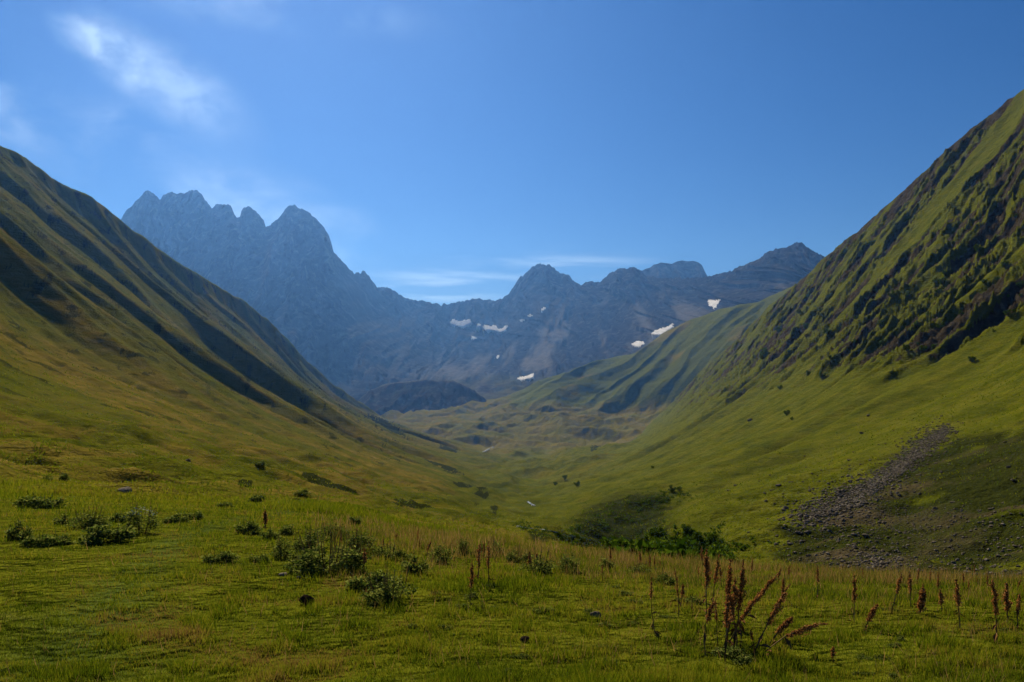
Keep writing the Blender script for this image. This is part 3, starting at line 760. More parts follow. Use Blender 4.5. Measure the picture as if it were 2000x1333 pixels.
def put_shrub(kind, u, v, wpx, hpx, label, group=None, cat='shrub'):
    p = place(u, v); w = 1.3 * wpx * p.y / F; h = 0.95 * hpx * p.y / F
    hh = {'low': 0.42, 'tall': 0.72, 'flower': 0.78}[kind]
    k = (kind, NPROTO.get(kind, 0) % 3); NPROTO[kind] = NPROTO.get(kind, 0) + 1
    scv = (w, min(w, max(h * 1.6, w * .6)), h / hh)
    rz = random.uniform(0, 6.28)
    if k not in PROTO:
        PROTO[k] = make_shrub(kind, 300 + len(PROTO)); r = PROTO[k]; r.location = p; r.scale = scv; r.rotation_euler[2] = rz; r['label'] = label
    else:
        r = dup(PROTO[k], p, rz, scv, label)
    r.location.z -= 0.01
    if group: r['group'] = group
    elif 'group' in r: del r['group']
    r['category'] = cat
    return r
G1 = 'low nettle clumps scattered over the grassy meadow'
for (kd, u, v, w, h, lb) in [
        ('low', 38, 1056, 70, 38, 'ragged pale-topped weed clump at the far left of the meadow, beside a darker one'),
        ('low', 92, 1066, 78, 28, 'dark mounded shrub at the left end of the meadow, right of a paler clump'),
        ('low', 212, 1060, 88, 38, 'dark round shrub just left below the white-flowered bush'),
        ('flower', 275, 1042, 66, 58, 'tall white-flowered bush beside the grassy track'),
        ('tall', 170, 1030, 66, 36, 'bushy grey-green weed clump behind the dark round shrub'),
        ('low', 130, 1026, 60, 22, 'low olive clump between the grey-green weeds and the left edge'),
        ('low', 78, 994, 74, 30, 'lone bushy clump on the brown grass above the meadow shrubs'),
        ('low', 234, 1020, 28, 20, 'small dark clump tucked behind the white-flowered bush'),
        ('low', 338, 1022, 50, 20, 'low spreading shrub at the left edge of the track bend'),
        ('low', 378, 1014, 44, 18, 'low dark shrub nearest the track where it bends'),
        ('low', 428, 1100, 58, 24, 'isolated dark nettle mound on bare lawn right of the track'),
        ('low', 428, 1069, 30, 7, 'tiny flat tuft behind the isolated nettle mound'),
        ('low', 506, 1099, 46, 20, 'small flat dark mound left of the big bramble thicket'),
        ('tall', 552, 1092, 42, 44, 'upright leafy weed at the left flank of the big thicket'),
        ('tall', 640, 1117, 132, 66, 'largest dark green thicket on the meadow with feathery top'),
        ('tall', 606, 1070, 90, 44, 'feathery grey-green weeds behind the largest thicket'),
        ('tall', 700, 1080, 80, 42, 'brownish weed patch behind the largest thicket on its right'),
        ('tall', 596, 1112, 56, 50, 'leafy weeds filling the left side of the largest thicket'),
        ('tall', 672, 1112, 60, 56, 'leafy weeds filling the right side of the largest thicket'),
        ('tall', 650, 1052, 70, 30, 'feathery weeds farthest back behind the largest thicket'),
        ('tall', 762, 1092, 60, 34, 'olive weed patch in front of the brown bank, right of the thicket'),
        ('low', 482, 1044, 42, 28, 'grey-green clump at the right edge of the track'),
        ('low', 524, 1052, 44, 22, 'dark clump second from the track edge'),
        ('low', 560, 1046, 40, 26, 'pale weedy clump in front of the brown slope foot'),
        ('tall', 762, 1174, 96, 62, 'pointed dark shrub with whitish sprigs in the middle of the lawn'),
        ('low', 722, 1150, 84, 34, 'sprawling green shrub touching the pointed shrub with whitish sprigs'),
        ('low', 812, 1122, 60, 38, 'brown-tinged clump right of the largest thicket'),
        ('tall', 862, 1100, 56, 36, 'loose weed clump in the brown grass left of the twin dock stalks'),
        ('low', 440, 992, 30, 14, 'small shrub high beside the far end of the track'),
        ('low', 692, 1024, 26, 16, 'solitary dark tuft on the brown bank by the far track'),
        ('tall', 960, 1086, 50, 36, 'leafy clump behind the twin dock stalks'),
        ('tall', 1045, 1122, 66, 46, 'grey-leaved weed clump on the meadow edge right of the twin dock stalks'),
        ('tall', 1108, 1122, 50, 40, 'yellow-green weed clump on the edge right of the grey-leaved one'),
        ('tall', 1010, 1098, 44, 30, 'small feathery clump just left of the grey-leaved weed clump'),
        ('tall', 1250, 1122, 46, 26, 'olive weed clump on the edge below the broad stream bush'),
        ('low', 1300, 1140, 60, 20, 'low spreading weed left of the thin tilted dock'),
        ('tall', 905, 1084, 46, 32, 'pale weed clump in the brown bank left of the twin docks'),
        ('low', 1345, 1178, 50, 16, 'dark nettle tuft at the foot of the thin tilted dock'),
        ('low', 1440, 1288, 90, 22, 'leafy green weeds around the foot of the front dock clump'),
        ('low', 1185, 1112, 40, 24, 'low green clump on the meadow edge above the stream'),
        ('low', 508, 912, 20, 14, 'single dark bush on the left hillside above the track'),
        ('low', 125, 938, 26, 14, 'dark tuft on the lower left hillside, higher than the others'),
        ('low', 92, 940, 30, 12, 'flat dark tuft on the lower left hillside beside a taller one'),
        ('low', 500, 980, 34, 16, 'bushy clump at the foot of the left hillside over the track'),
        ('low', 590, 968, 44, 12, 'flat dark scrub along the foot of the left hillside')]:
    put_shrub(kd, u, v, w, h, lb, G1)
# smaller weed tufts on the lawn
g = np.random.default_rng(77)
tl = 'small dark leafy weed tuft on the right part of the near lawn'
def ordinal0(i): return ordinal(i)
TUFT = []
for u in np.sort(g.uniform(760, 1990, 40)):
    v = g.uniform(1140, 1325)
    TUFT.append(put_shrub('low', u, v, g.uniform(20, 46), g.uniform(6, 13), tl, 'small weed tufts on the near lawn', 'weed'))
# rough scrub on the dark bank above the stream
def scrub(name, n, fn, size, seed, label):
    g = np.random.default_rng(seed); qs = []
    for i in range(n):
        u, v = fn(g); p = place(u, v, 25.0)
        s_ = size * g.uniform(0.5, 1.4)
        q = leaf_cloud(46, s_, s_, s_ * 0.8, s_ * 0.30, g) + np.array([p.x, p.y, p.z - 0.05]); qs.append(q)
    q = np.concatenate(qs)
    struct(tri_mesh(name, q, 4, M_tree, dict(tone=np.repeat(g.uniform(0, 1, len(q) // 4), 4))), 'stuff', label, 'undergrowth')
def f1(g):
    t = g.uniform(0, 1); u = 1110 + 220 * t; w = (1 - abs(t - 0.45) * 1.4)
    return u + g.normal(0, 12), 1040 - 75 * t + g.normal(0, 26) * max(w, .25)
scrub('undergrowth', 420, f1, 0.55, 21, 'dark scrub covering the steep bank above the stream')
def f2(g): return g.normal(1325, 52), g.normal(1078, 16)
scrub('undergrowth', 420, f2, 0.8, 22, 'rich green scrub around the bushes at the meadow edge')
def f3(g):
    t = g.uniform(0, 1); return 1010 + 200 * t + g.normal(0, 6), 1026 + 52 * t + g.normal(0, 5)
scrub('undergrowth', 160, f3, 0.4, 23, 'low scrub lining the stream')

# ================================================================ bushes and small trees beyond the meadow
def make_tree(seed):
    """1 unit high"""
    g = np.random.default_rng(seed); root = thing('bush_tree', '', 'tree')
    st = [tube([(0, 0, -0.05), (g.uniform(-.03, .03), g.uniform(-.03, .03), 0.3), (g.uniform(-.06, .06), g.uniform(-.06, .06), 0.7)], 0.035, 0.012, 5)]
    for i in range(6):
        a = i * 1.05 + g.uniform(-.3, .3); st.append(tube([(0, 0, 0.1 + .05 * i), (.18 * math.cos(a), .18 * math.sin(a), .35 + .06 * i), (.32 * math.cos(a), .32 * math.sin(a), .5 + .06 * i)], 0.016, 0.006, 4))
    v, f = join(st); poly_mesh('trunk', v, f, M_bark, root)
    n = 1800; nl = 16
    lob = g.normal(0, 1, (nl, 3)); lob /= np.linalg.norm(lob, axis=1)[:, None]; lob *= g.uniform(0.15, 0.34, nl)[:, None]; lob[:, 2] = lob[:, 2] * 1.05 + 0.52
    k = g.integers(0, nl, n); dd = g.normal(0, 1, (n, 3)); dd /= np.linalg.norm(dd, axis=1)[:, None]
    c = lob[k] + dd * (0.11 * g.uniform(0.4, 1.1, n))[:, None]
    d = g.normal(0, 1, (n, 3)); d /= np.linalg.norm(d, axis=1)[:, None]; e = np.cross(d, g.normal(0, 1, (n, 3))); e /= np.linalg.norm(e, axis=1)[:, None]
    s_ = 0.045 * g.uniform(.6, 1.4, n)[:, None]
    q = np.stack([c, c + e * s_ * .5 + d * s_ * .5, c + d * s_, c - e * s_ * .5 + d * s_ * .5], 1)
    tri_mesh('crown', q.reshape(-1, 3), 4, M_tree, dict(tone=np.repeat(g.uniform(0, 1, n), 4)), root)
    return root
TP = []
for i, (u, v, w, h, lb) in enumerate([
        (1280, 1056, 34, 34, 'round dark bush standing alone left of the bushy pair by the meadow edge'),
        (1258, 1074, 26, 34, 'narrow dark bush at the lower left of the lone round bush'),
        (1342, 1056, 30, 42, 'tallest dark bush of the cluster beyond the meadow edge'),
        (1364, 1064, 24, 34, 'dark bush leaning against the right side of the tallest one'),
        (1395, 1064, 38, 26, 'wide low bush at the right end of the cluster'),
        (1432, 1112, 26, 32, 'dark little bush half hidden behind the tall dock stalks'),
        (1226, 1090, 40, 30, 'broad bush beside the stream where it leaves view'),
        (1312, 962, 16, 16, 'small dark bush high on the bank above the scrub'),
        (1326, 958, 12, 10, 'tiny bush right of the small one above the scrub'),
        (1103, 938, 10, 13, 'small bright green bush left in the pair on the right hillside foot'),
        (1127, 950, 13, 12, 'small bright green bush right in the pair on the right hillside foot'),
        (1085, 948, 9, 9, 'tiny bush lowest on the foot of the right hillside'),
        (1275, 915, 7, 6, 'single dark speck of a bush in the middle of the smooth right hillside'),
        (1352, 1078, 40, 26, 'low bush in front of the tallest one'), (1300, 1084, 46, 28, 'broad low bush below the lone round bush')]):
    p = place(u, v, 25.0); s_ = h * p.y / F * 1.12; sc = (w * p.y / F / 0.72, w * p.y / F / 0.72, s_)
    if len(TP) < 3:
        r = make_tree(500 + i); TP.append(r); r.location = p; r.scale = sc; r['label'] = lb
    else:
        r = dup(TP[i % 3], p, i * 1.3, sc, lb)
    r.location.z -= s_ * .1
    r['group'] = 'dark bushes beyond the meadow edge and on the right hillside'
# small green bushes among the crags on the right hillside
g = np.random.default_rng(61)
CRAGB = []
for i, u in enumerate(np.sort(g.uniform(1480, 1995, 55))):
    v = float(np.interp(u, [1480, 1700, 2000], [700, 640, 560])) + g.normal(0, 60)
    p = place(u, v, 60.0); s_ = g.uniform(8, 20) * p.y / F
    r = dup(TP[i % 3], p, i * 1.7, (s_ * 1.2, s_ * 1.2, s_), 'small green bush growing among the crags of the right hillside')
    r.location.z -= s_ * .2; r['group'] = 'bushes among the crags'; CRAGB.append(r)

# ================================================================ dock plants with rusty seed heads
def make_dock(base, tip, bend, head, seed, label, group=None, dense=1.0, fat=1.0):
    """base, tip: world points; bend: sideways sag of the stalk; head: share of the stalk in seed"""
    g = np.random.default_rng(seed); root = thing('dock_plant', label, 'dock plant', base, 0, group)
    d = Vector(tip) - Vector(base); L = d.length; N = 12; path = []
    for i in range(N + 1):
        t = i / N
        path.append(d * t + Vector((bend[0] * 4 * t * (1 - t) * L, bend[1] * L * t * (1 - t), bend[2] * 4 * t * (1 - t) * L)) + Vector(g.normal(0, .004 * L, 3)) * (i > 0))
    path[0].z -= 0.03
    parts = [tube(path, 0.0062 * fat, 0.0025 * fat, 5)]
    pts = []
    def along(t):
        x = min(max(t, 0), .999) * N; i = int(x); return path[i].lerp(path[i + 1], x - i)
    nb = int(9 * dense)
    for b in range(nb):
        t0 = 1 - head + head * 0.75 * b / nb; p0 = along(t0); a = g.uniform(0, 6.28)
        dirn = (path[-1] - path[-2]).normalized() * 0.9 + Vector((math.cos(a), math.sin(a), 0)) * g.uniform(.12, .5)
        bl = L * head * g.uniform(0.18, 0.34) * (1 - 0.5 * (b / nb)); p1 = p0 + dirn * bl
        parts.append(tube([p0, p0.lerp(p1, .5) + Vector((math.cos(a), math.sin(a), 0)) * bl * .08, p1], 0.003, 0.0015, 3))
        for k in range(int(36 * dense)): pts.append((p0.lerp(p1, g.uniform(0.12, 1)), 0.007))
    clump = g.uniform(0.15, 1.3, 14)
    for k in range(int(330 * dense)):
        x = g.uniform(0, 1) ** 1.15; t = 1 - head * (1 - x)
        if g.random() > clump[int(x * 13.99)]: continue
        pts.append((along(t), 0.0105 * (1 - .8 * x) * clump[int(x * 13.99)] + 0.001))
    v, f = join(parts); poly_mesh('stem', v, f, M_stem, root)
    n = len(pts); c = np.array([tuple(p) for p, r in pts]); rr = np.array([r for p, r in pts])[:, None] * fat
    c = c + g.normal(0, 1, (n, 3)) * rr
    dd = g.normal(0, 1, (n, 3)); dd /= np.linalg.norm(dd, axis=1)[:, None]; e = np.cross(dd, g.normal(0, 1, (n, 3))); e /= np.linalg.norm(e, axis=1)[:, None]
    s_ = (0.0100 * g.uniform(.6, 1.5, n) * fat)[:, None]
    q = np.stack([c - dd * s_ * .6, c + e * s_ * .5, c + dd * s_ * .6, c - e * s_ * .5], 1)
    tri_mesh('seed_head', q.reshape(-1, 3), 4, M_rust, dict(tone=np.repeat(g.uniform(0, 1, n), 4)), root)
    lf = []
    for k in range(4):
        a = g.uniform(0, 6.28); t = g.uniform(.04, .4); p0 = along(t); l = L * g.uniform(.10, .2)
        o_ = Vector((math.cos(a), math.sin(a), g.uniform(-.9, .5))); s2 = Vector((-math.sin(a), math.cos(a), .3)) * l * .16
        lf.append(([p0, p0 + o_ * l * .5 + s2, p0 + o_ * l + Vector((0, 0, -l * .25)), p0 + o_ * l * .5 - s2], [(0, 1, 2, 3)]))
    v, f = join(lf); poly_mesh('withered_leaves', v, f, M_rust_leaf, root)
    return root
M_rust_leaf = stone_mat('withered_leaf', (0.06, 0.03, 0.012), (0.14, 0.07, 0.025), (0.24, 0.15, 0.07))
DOCKS = [  # base u,v, tip u,v, sideways sag, seed share, dense, fat, label
    (1378, 1283, 1400, 1170, (-.09, 0, .05), .45, 1.0, 1.0, 'front dock stalk with pale lower stem and a hooked rusty top'),
    (1416, 1292, 1422, 1160, (0, 0, 0), .50, 1.3, 1.15, 'upright dock stalk in the front clump, nearest the camera'),
    (1420, 1262, 1427, 1094, (0, .1, 0), .55, 1.6, 1.2, 'tall straight dock with thick dark red head, left of the tall pair'),
    (1432, 1265, 1452, 1092, (.02, 0, 0), .58, 1.7, 1.2, 'tall dock with thick red head, right of the tall pair'),
    (1424, 1240, 1520, 1120, (.03, 0, .04), .55, 1.6, 1.1, 'dock leaning right with branched brown head behind the front clump'),
    (1430, 1232, 1490, 1150, (.02, 0, .03), .55, 1.1, 1.0, 'shorter leaning dock under the branched leaning one'),
    (1468, 1288, 1544, 1141, (-.03, 0, .0), .55, 1.5, 1.1, 'dock leaning right with straight pale stem and dense dark head'),
    (1485, 1283, 1615, 1219, (-.02, 0, .10), .60, 1.5, 1.0, 'dock bent almost to the grass with arching rusty tip'),
    (1380, 1212, 1379, 1072, (0, 0, 0), .55, 1.5, 1.2, 'tall rusty dock rising left of the front clump'),
    (1392, 1186, 1405, 1084, (-.02, 0, 0), .55, 1.2, 1.0, 'slim dark dock just right of the tall rusty one'),
    (1326, 1206, 1316, 1106, (.03, 0, 0), .60, .8, .8, 'thin dark dock tilting left, outermost of the front docks'),
    (1332, 1180, 1334, 1140, (0, 0, 0), .6, .9, 1.0, 'short bushy brown dock beside the thin tilted one'),
    (1402, 1262, 1398, 1180, (0, 0, 0), .4, .5, .8, 'bare thin stalk inside the front clump'),
    (1448, 1272, 1446, 1215, (0, 0, 0), .3, .4, .8, 'short bare dark stalk at the foot of the front clump'),
    (1627, 1294, 1627, 1262, (0, 0, 0), .6, .8, .9, 'stubby dock stump in the grass right of the front clump'),
    (1668, 1216, 1668, 1122, (0, 0, 0), .55, 1.1, 1.0, 'single straight dock between the front clump and the right-hand group'),
    (1690, 1232, 1714, 1182, (-.05, 0, .05), .6, 1.2, 1.2, 'low sprawling red dock at the foot of the single straight one'),
    (1280, 1242, 1272, 1128, (-.03, 0, 0), .35, .6, .9, 'thin crooked dock with red lower stem, alone left of the front docks'),
    (917, 1180, 922, 1096, (.02, 0, 0), .6, 1.2, 1.0, 'lone rusty dock on the open lawn, front one of the middle three'),
    (934, 1142, 936, 1064, (0, 0, 0), .6, 1.1, 1.0, 'left one of the twin dock stalks on the meadow edge'),
    (954, 1142, 955, 1058, (0, 0, 0), .6, 1.1, 1.0, 'right one of the twin dock stalks on the meadow edge'),
    (711, 1118, 712, 1072, (0, 0, 0), .6, 1.1, 1.1, 'rusty dock at the right shoulder of the largest thicket'),
    (1035, 1116, 1034, 1078, (0, 0, 0), .7, 1.1, 1.1, 'left dock of the close pair in the grey-leaved weeds'),
    (1048, 1116, 1048, 1082, (0, 0, 0), .7, 1.0, 1.1, 'right dock of the close pair in the grey-leaved weeds'),
    (1740, 1200, 1762, 1118, (0, 0, 0), .5, .9, 1.0, 'slender dock leading the right-hand group'),
    (1778, 1186, 1777, 1116, (0, 0, 0), .6, .9, 1.0, 'straight dock behind the bushy golden one'),
    (1796, 1200, 1802, 1148, (.04, 0, 0), .8, 1.8, 1.7, 'bushy golden-brown dock in the right-hand group'),
    (1840, 1196, 1836, 1150, (0, 0, 0), .7, 1.0, 1.0, 'short dock right of the bushy golden one'),
    (1874, 1228, 1866, 1132, (.02, 0, 0), .55, 1.2, 1.1, 'tall red dock standing alone in front of the right-hand group'),
    (1946, 1256, 1938, 1132, (.02, 0, 0), .55, 1.3, 1.1, 'tallest dock by the right border of the meadow'),
    (1968, 1222, 1966, 1140, (0, 0, 0), .65, 1.3, 1.3, 'thick-headed dock between the tallest one and the border'),
    (1988, 1228, 1992, 1160, (-.03, 0, 0), .6, 1.0, 1.0, 'curved dock at the very right border'),
    (1597, 1172, 1597, 1104, (0, 0, 0), .5, .7, .9, 'dark thin dock on the edge right of the leaning docks'),
    (518, 1030, 518, 998, (0, 0, 0), .7, 1.3, 1.8, 'dark forked dock beside the far bend of the track'),
    (1422, 1262, 1478, 1168, (-.03, 0, .03), .5, 1.2, 1.1, 'bent dock crossing low through the front clump'),
    (1412, 1270, 1436, 1128, (.04, 0, 0), .6, 1.5, 1.2, 'thick dark dock in the heart of the front clump'),
    (1440, 1268, 1418, 1150, (.03, 0, 0), .5, 1.2, 1.1, 'dock leaning left across the front clump'),
    (1476, 1280, 1466, 1232, (0, 0, 0), .4, .5, .8, 'short bare stub at the foot of the leaning pale-stemmed dock'),
    (1500, 1262, 1548, 1206, (0, 0, .05), .6, 1.4, 1.4, 'bushy dark red dock under the arching one'),
    (1524, 1180, 1530, 1130, (.04, 0, 0), .6, 1.0, 1.0, 'small curved dock behind the leaning docks')]
docks = []
for i, (bu, bv, tu, tv, bend, head, dense, fat, lb) in enumerate(DOCKS):
    p = place(bu, bv); y = p.y
    dy = random.uniform(-.06, .06)
    tip = Vector(((tu - 1000) / F * (y + dy), y + dy, CAMZ + (y + dy) * (HV - tv) / F))
    far = y > 8
    docks.append(make_dock(p, tip, bend, head, 700 + i, lb, 'rusty dock plants on the meadow', dense * (1.0 if not far else .8), fat * (0.8 if not far else 0.95)))
g = np.random.default_rng(91)
straight = [docks[k] for k in (15, 18, 19, 20, 28, 31)]
hts = [(max((c.bound_box[6][2]) for c in d_.children)) for d_ in straight]
def ordinal(i):
    ones = ['', 'first', 'second', 'third', 'fourth', 'fifth', 'sixth', 'seventh', 'eighth', 'ninth', 'tenth', 'eleventh', 'twelfth', 'thirteenth',
            'fourteenth', 'fifteenth', 'sixteenth', 'seventeenth', 'eighteenth', 'nineteenth']
    if i < 20: return ones[i]
    if i % 10 == 0: return {2: 'twentieth', 3: 'thirtieth', 4: 'fortieth', 5: 'fiftieth', 6: 'sixtieth'}[i // 10]
    return {2: 'twenty', 3: 'thirty', 4: 'forty', 5: 'fifty', 6: 'sixty'}[i // 10] + '-' + ones[i % 10]
for i, r in enumerate(TUFT): r['label'] = 'small dark weed tuft on the near lawn, ' + ordinal(i + 1) + ' from the left of the tufts'
for i, r in enumerate(CRAGB): r['label'] = 'small green bush among the crags of the right hillside, ' + ordinal(i + 1) + ' from the left'
uds = np.sort(np.concatenate([g.uniform(980, 2000, 36), g.uniform(600, 960, 10)]))
for i in range(46):
    u = float(uds[i])
    v = float(np.interp(u, [600, 900, 1200, 1500, 2000], [1052, 1092, 1120, 1138, 1160])) + g.normal(0, 9)
    p = place(u, v); j = int(g.integers(0, 6)); hp = g.uniform(18, 44) * p.y / F
    s_ = hp / max(hts[j], .1)
    r = dup(straight[j], p, g.uniform(0, 6.28), (s_ * g.uniform(.7, 1.3), s_ * 1.0, s_), 'slim brown dock stalk, ' + ordinal(i + 1) + ' from the left in the tall grass of the meadow edge')
    r['group'] = 'slim docks along the meadow edge'

# ================================================================ stones
def rock_mesh(seed, flat_=0.6, sub=2):
    import bmesh
    bm = bmesh.new(); bmesh.ops.create_icosphere(bm, subdivisions=sub, radius=0.5)
    g = np.random.default_rng(seed); pl = g.normal(0, 1, (7, 3)); pl /= np.linalg.norm(pl, axis=1)[:, None]; dd = g.uniform(.28, .42, 7)
    for v in bm.verts:
        c = np.array(v.co)
        for n_, d_ in zip(pl, dd):
            e = c @ n_ - d_
            if e > 0: c = c - n_ * e
        v.co = (c[0] * 1.15, c[1], c[2] * flat_)
    vs = np.array([v.co for v in bm.verts]); fs = np.array([[v.index for v in f.verts] for f in bm.faces]); bm.free()
    return vs, fs
RK = [rock_mesh(i, .55 + .1 * (i % 3), 2) for i in range(6)]
RK1 = [rock_mesh(20 + i, .7, 1) for i in range(6)]
def rock_thing(k, p, size, label, cat='rock', group=None, mat=None, name='rock', sink=0.1):
    vs, fs = RK[k % 6]
    o = poly_mesh(name, vs, [tuple(int(i) for i in f) for f in fs], mat or M_stone)
    o.location = (p.x, p.y, p.z + size * sink); o.scale = (size,) * 3; o.rotation_euler = (random.uniform(-.2, .2), random.uniform(-.2, .2), random.uniform(0, 6.28))
    o['label'] = label; o['category'] = cat
    if group: o['group'] = group
    return o
rock_thing(0, place(552, 1124), 0.085, 'small grey stone on the lawn in front of the largest thicket')
rock_thing(1, place(582, 1130), 0.055, 'tiny pinkish stone right of the grey one on the lawn')
rock_thing(2, place(600, 1181), 0.13, 'round black lump of dung on the open lawn', 'dung', None, M_dung, 'dung_heap', 0.25)
rock_thing(3, place(1025, 1254), 0.07, 'small black lump in the grass below the middle of the meadow', 'dung', None, M_dung, 'dung_heap', 0.25)
rock_thing(4, place(244, 962), 0.55, 'flat grey stone lying on the brown grass of the left slope')
rock_thing(5, place(367, 902), 0.7, 'single dark stone on the left hillside above the brown grass')
rock_thing(1, place(1164, 1204), 0.10, 'brown stone half sunk in the lawn right of centre')
g = np.random.default_rng(41)
def scree_uv(g):
    t = g.uniform(0, 1) ** 0.85
    u = np.interp(t, [0, .25, .5, .75, 1], [1545, 1640, 1720, 1790, 1850]); v = np.interp(t, [0, .25, .5, .75, 1], [1012, 985, 938, 885, 838])
    w = np.interp(t, [0, .3, .6, .85, 1], [22, 18, 11, 13, 8])
    k_ = 0.9 if g.random() < .75 else 2.2
    return u + g.normal(0, w * k_), v + g.normal(0, w * .85 * k_)
def stones(name, n, fn, lo, hi, seed, label):
    g = np.random.default_rng(seed); V_, F_ = [], []; o_ = 0
    for i in range(n):
        u, v = fn(g); p = place(u, v, 25.0); vs, fs = RK1[int(g.integers(0, 6))]
        a = g.uniform(0, 6.28); c, s2 = math.cos(a), math.sin(a); sz = lo + (hi - lo) * g.random() ** 2.5
        M_ = np.array([[c, -s2, 0], [s2, c, 0], [0, 0, 1]]) * sz
        V_.append(vs @ M_.T + np.array([p.x, p.y, p.z + sz * .02])); F_.append(fs + o_); o_ += len(vs)
    V_ = np.concatenate(V_); F_ = np.concatenate(F_)
    struct(tri_mesh(name, V_[F_].reshape(-1, 3), 3, M_stone), 'stuff', label, 'stones')
stones('scree', 7000, scree_uv, 0.10, 0.75, 43, 'long tongue of grey scree running down the right hillside')
def lower_uv(g):
    if g.random() < .16: return g.normal(1700, 34), g.normal(1098, 12)
    if g.random() < .3: return g.normal(1735, 60), g.normal(1025, 22)
    return g.uniform(1540, 2030), g.uniform(985, 1135)
stones('gravel', 2600, lower_uv, 0.05, 0.38, 44, 'loose stones strewn below the scree')
bl = sorted([(g.uniform(1500, 1995), g.uniform(975, 1120)) if i < 42 else (g.uniform(1380, 1990), g.uniform(760, 1000)) for i in range(58)])
for i, (u, v) in enumerate(bl):
    p = place(u, v, 25.0)
    rock_thing(i, p, g.uniform(4, 11) * p.y / F, 'grey boulder in the grass of the lower right hillside, ' + ordinal(i + 1) + ' from the left', 'boulder', 'boulders on the lower right hillside', name='boulder')

# ================================================================ stream
M_w, nt_, b_ = new_mat('stream_water'); t_ = NT(nt_)
nt_.links.new(t_.ramp(t_.noise(1.2, 5), [(0.42, (0.03, 0.045, 0.05)), (0.55, (0.35, 0.38, 0.40)), (0.7, (0.75, 0.78, 0.8))]), b_.inputs['Base Color'])
b_.inputs['Roughness'].default_value = 0.25; b_.inputs['Specular IOR Level'].default_value = 0.5
nt_.links.new(t_.bump(t_.noise(3, 4), .6, .1), b_.inputs['Normal'])
for path, wpx in (([(1010, 1029), (1030, 1033), (1060, 1036), (1090, 1041), (1120, 1048), (1150, 1055), (1175, 1062), (1196, 1069)], 1.5),
                  ([(1031, 981), (1036, 985), (1044, 989)], 1.8), ([(966, 867), (967, 872), (955, 878), (944, 884)], 1.5)):
    P = []
    for (u, v) in path:
        P.append(place(u, v, 25.0))
    Q = []
    for a, b in zip(P[:-1], P[1:]):
        for k in range(4): Q.append(a.lerp(b, k / 4))
    Q.append(P[-1]); vs = []
    for i, p in enumerate(Q):
        d = (Q[min(i + 1, len(Q) - 1)] - Q[max(i - 1, 0)]); d.z = 0; d.normalize(); s2 = Vector((-d.y, d.x, 0)) * (wpx * p.y / F * (0.7 + .6 * random.random()))
        up = 0.0008 * p.y + .04
        vs += [p + s2 + Vector((0, 0, up)), p - s2 + Vector((0, 0, up)), p - s2 * 1.3 - Vector((0, 0, .6)), p + s2 * 1.3 - Vector((0, 0, .6))]
    fs = []
    for i in range(len(Q) - 1):
        for k in range(4): fs.append((i * 4 + k, i * 4 + (k + 1) % 4, i * 4 + 4 + (k + 1) % 4, i * 4 + 4 + k))
    struct(poly_mesh('stream', vs, fs, M_w, smooth=False))

# ================================================================ snow patches on the mountain wall
M_snow, nt_, b_ = new_mat('old_snow'); t_ = NT(nt_)
nt_.links.new(t_.ramp(t_.noise(0.06, 5), [(0.3, (0.36, 0.36, 0.37)), (0.7, (0.66, 0.66, 0.66))]), b_.inputs['Base Color'])
MX, MY, MZ = MTN
MVd = HV - (MZ - CAMZ) * F / MY
def mtn_y(u, v):
    c = np.clip(np.searchsorted(uD, u), 0, len(uD) - 1)
    col = MVd[:, c]; i = int(np.nonzero(col <= v)[0][0]) if (col <= v).any() else len(col) - 1
    return MY[i, c], i
def q1(pts, sx, ox, oy): return [(ox + x / sx, oy + y / sx) for x, y in pts]
SN = [
    (q1([(796, 512), (815, 495), (850, 508), (880, 500), (908, 498), (918, 512), (895, 522), (872, 536), (845, 533), (825, 526)], 2.857, 600, 450), 'ragged snow patch high in the cirque below the pass, left of the pair'),
    (q1([(978, 566), (988, 528), (1005, 530), (1022, 536), (1050, 528), (1062, 550), (1090, 545), (1117, 528), (1108, 556), (1082, 568), (1045, 556), (1005, 552)], 2.857, 600, 450), 'wide notched snow patch high in the cirque, right of the pair'),
    (q1([(1303, 448), (1318, 428), (1330, 430), (1318, 445), (1308, 452)], 2.857, 600, 450), 'small snow fleck highest below the central peak'),
    (q1([(1170, 828), (1195, 814), (1228, 812), (1262, 796), (1262, 816), (1230, 826), (1195, 838)], 2.857, 600, 450), 'lowest snow patch at the foot of the mountain wall beside a green spur'),
    (q1([(1048, 714), (1062, 698), (1075, 698), (1062, 712)], 2.857, 600, 450), 'small slanting snow fleck halfway down under the cirque'),
    (q1([(1182, 508), (1190, 496), (1208, 498), (1198, 510)], 2.857, 600, 450), 'tiny snow fleck on the rib right of the notched patch'),
    (q1([(948, 532), (952, 522), (968, 524), (964, 534)], 2.857, 600, 450), 'tiny snow fleck between the two high patches'),
    (q1([(1232, 478), (1245, 466), (1252, 470), (1240, 482)], 2.857, 600, 450), 'tiny snow fleck on the gully below the central peak'),
    (q1([(915, 600), (918, 588), (935, 596), (945, 602), (930, 606)], 2.857, 600, 450), 'faint snow fleck under the two high patches'),
    (q1([(128, 892), (145, 878), (170, 872), (206, 856), (202, 868), (175, 886), (160, 896)], 1.7775, 1200, 150), 'long snow streak just above the crest of the green spur'),
    (q1([(58, 932), (72, 920), (95, 917), (104, 926), (85, 936)], 1.7775, 1200, 150), 'snow patch left below the long streak, touching the green spur'),
    (q1([(325, 772), (345, 777), (367, 773), (358, 786), (345, 808), (340, 795), (328, 796)], 1.7775, 1200, 150), 'forked snow patch hanging under the right-hand peak'),
]
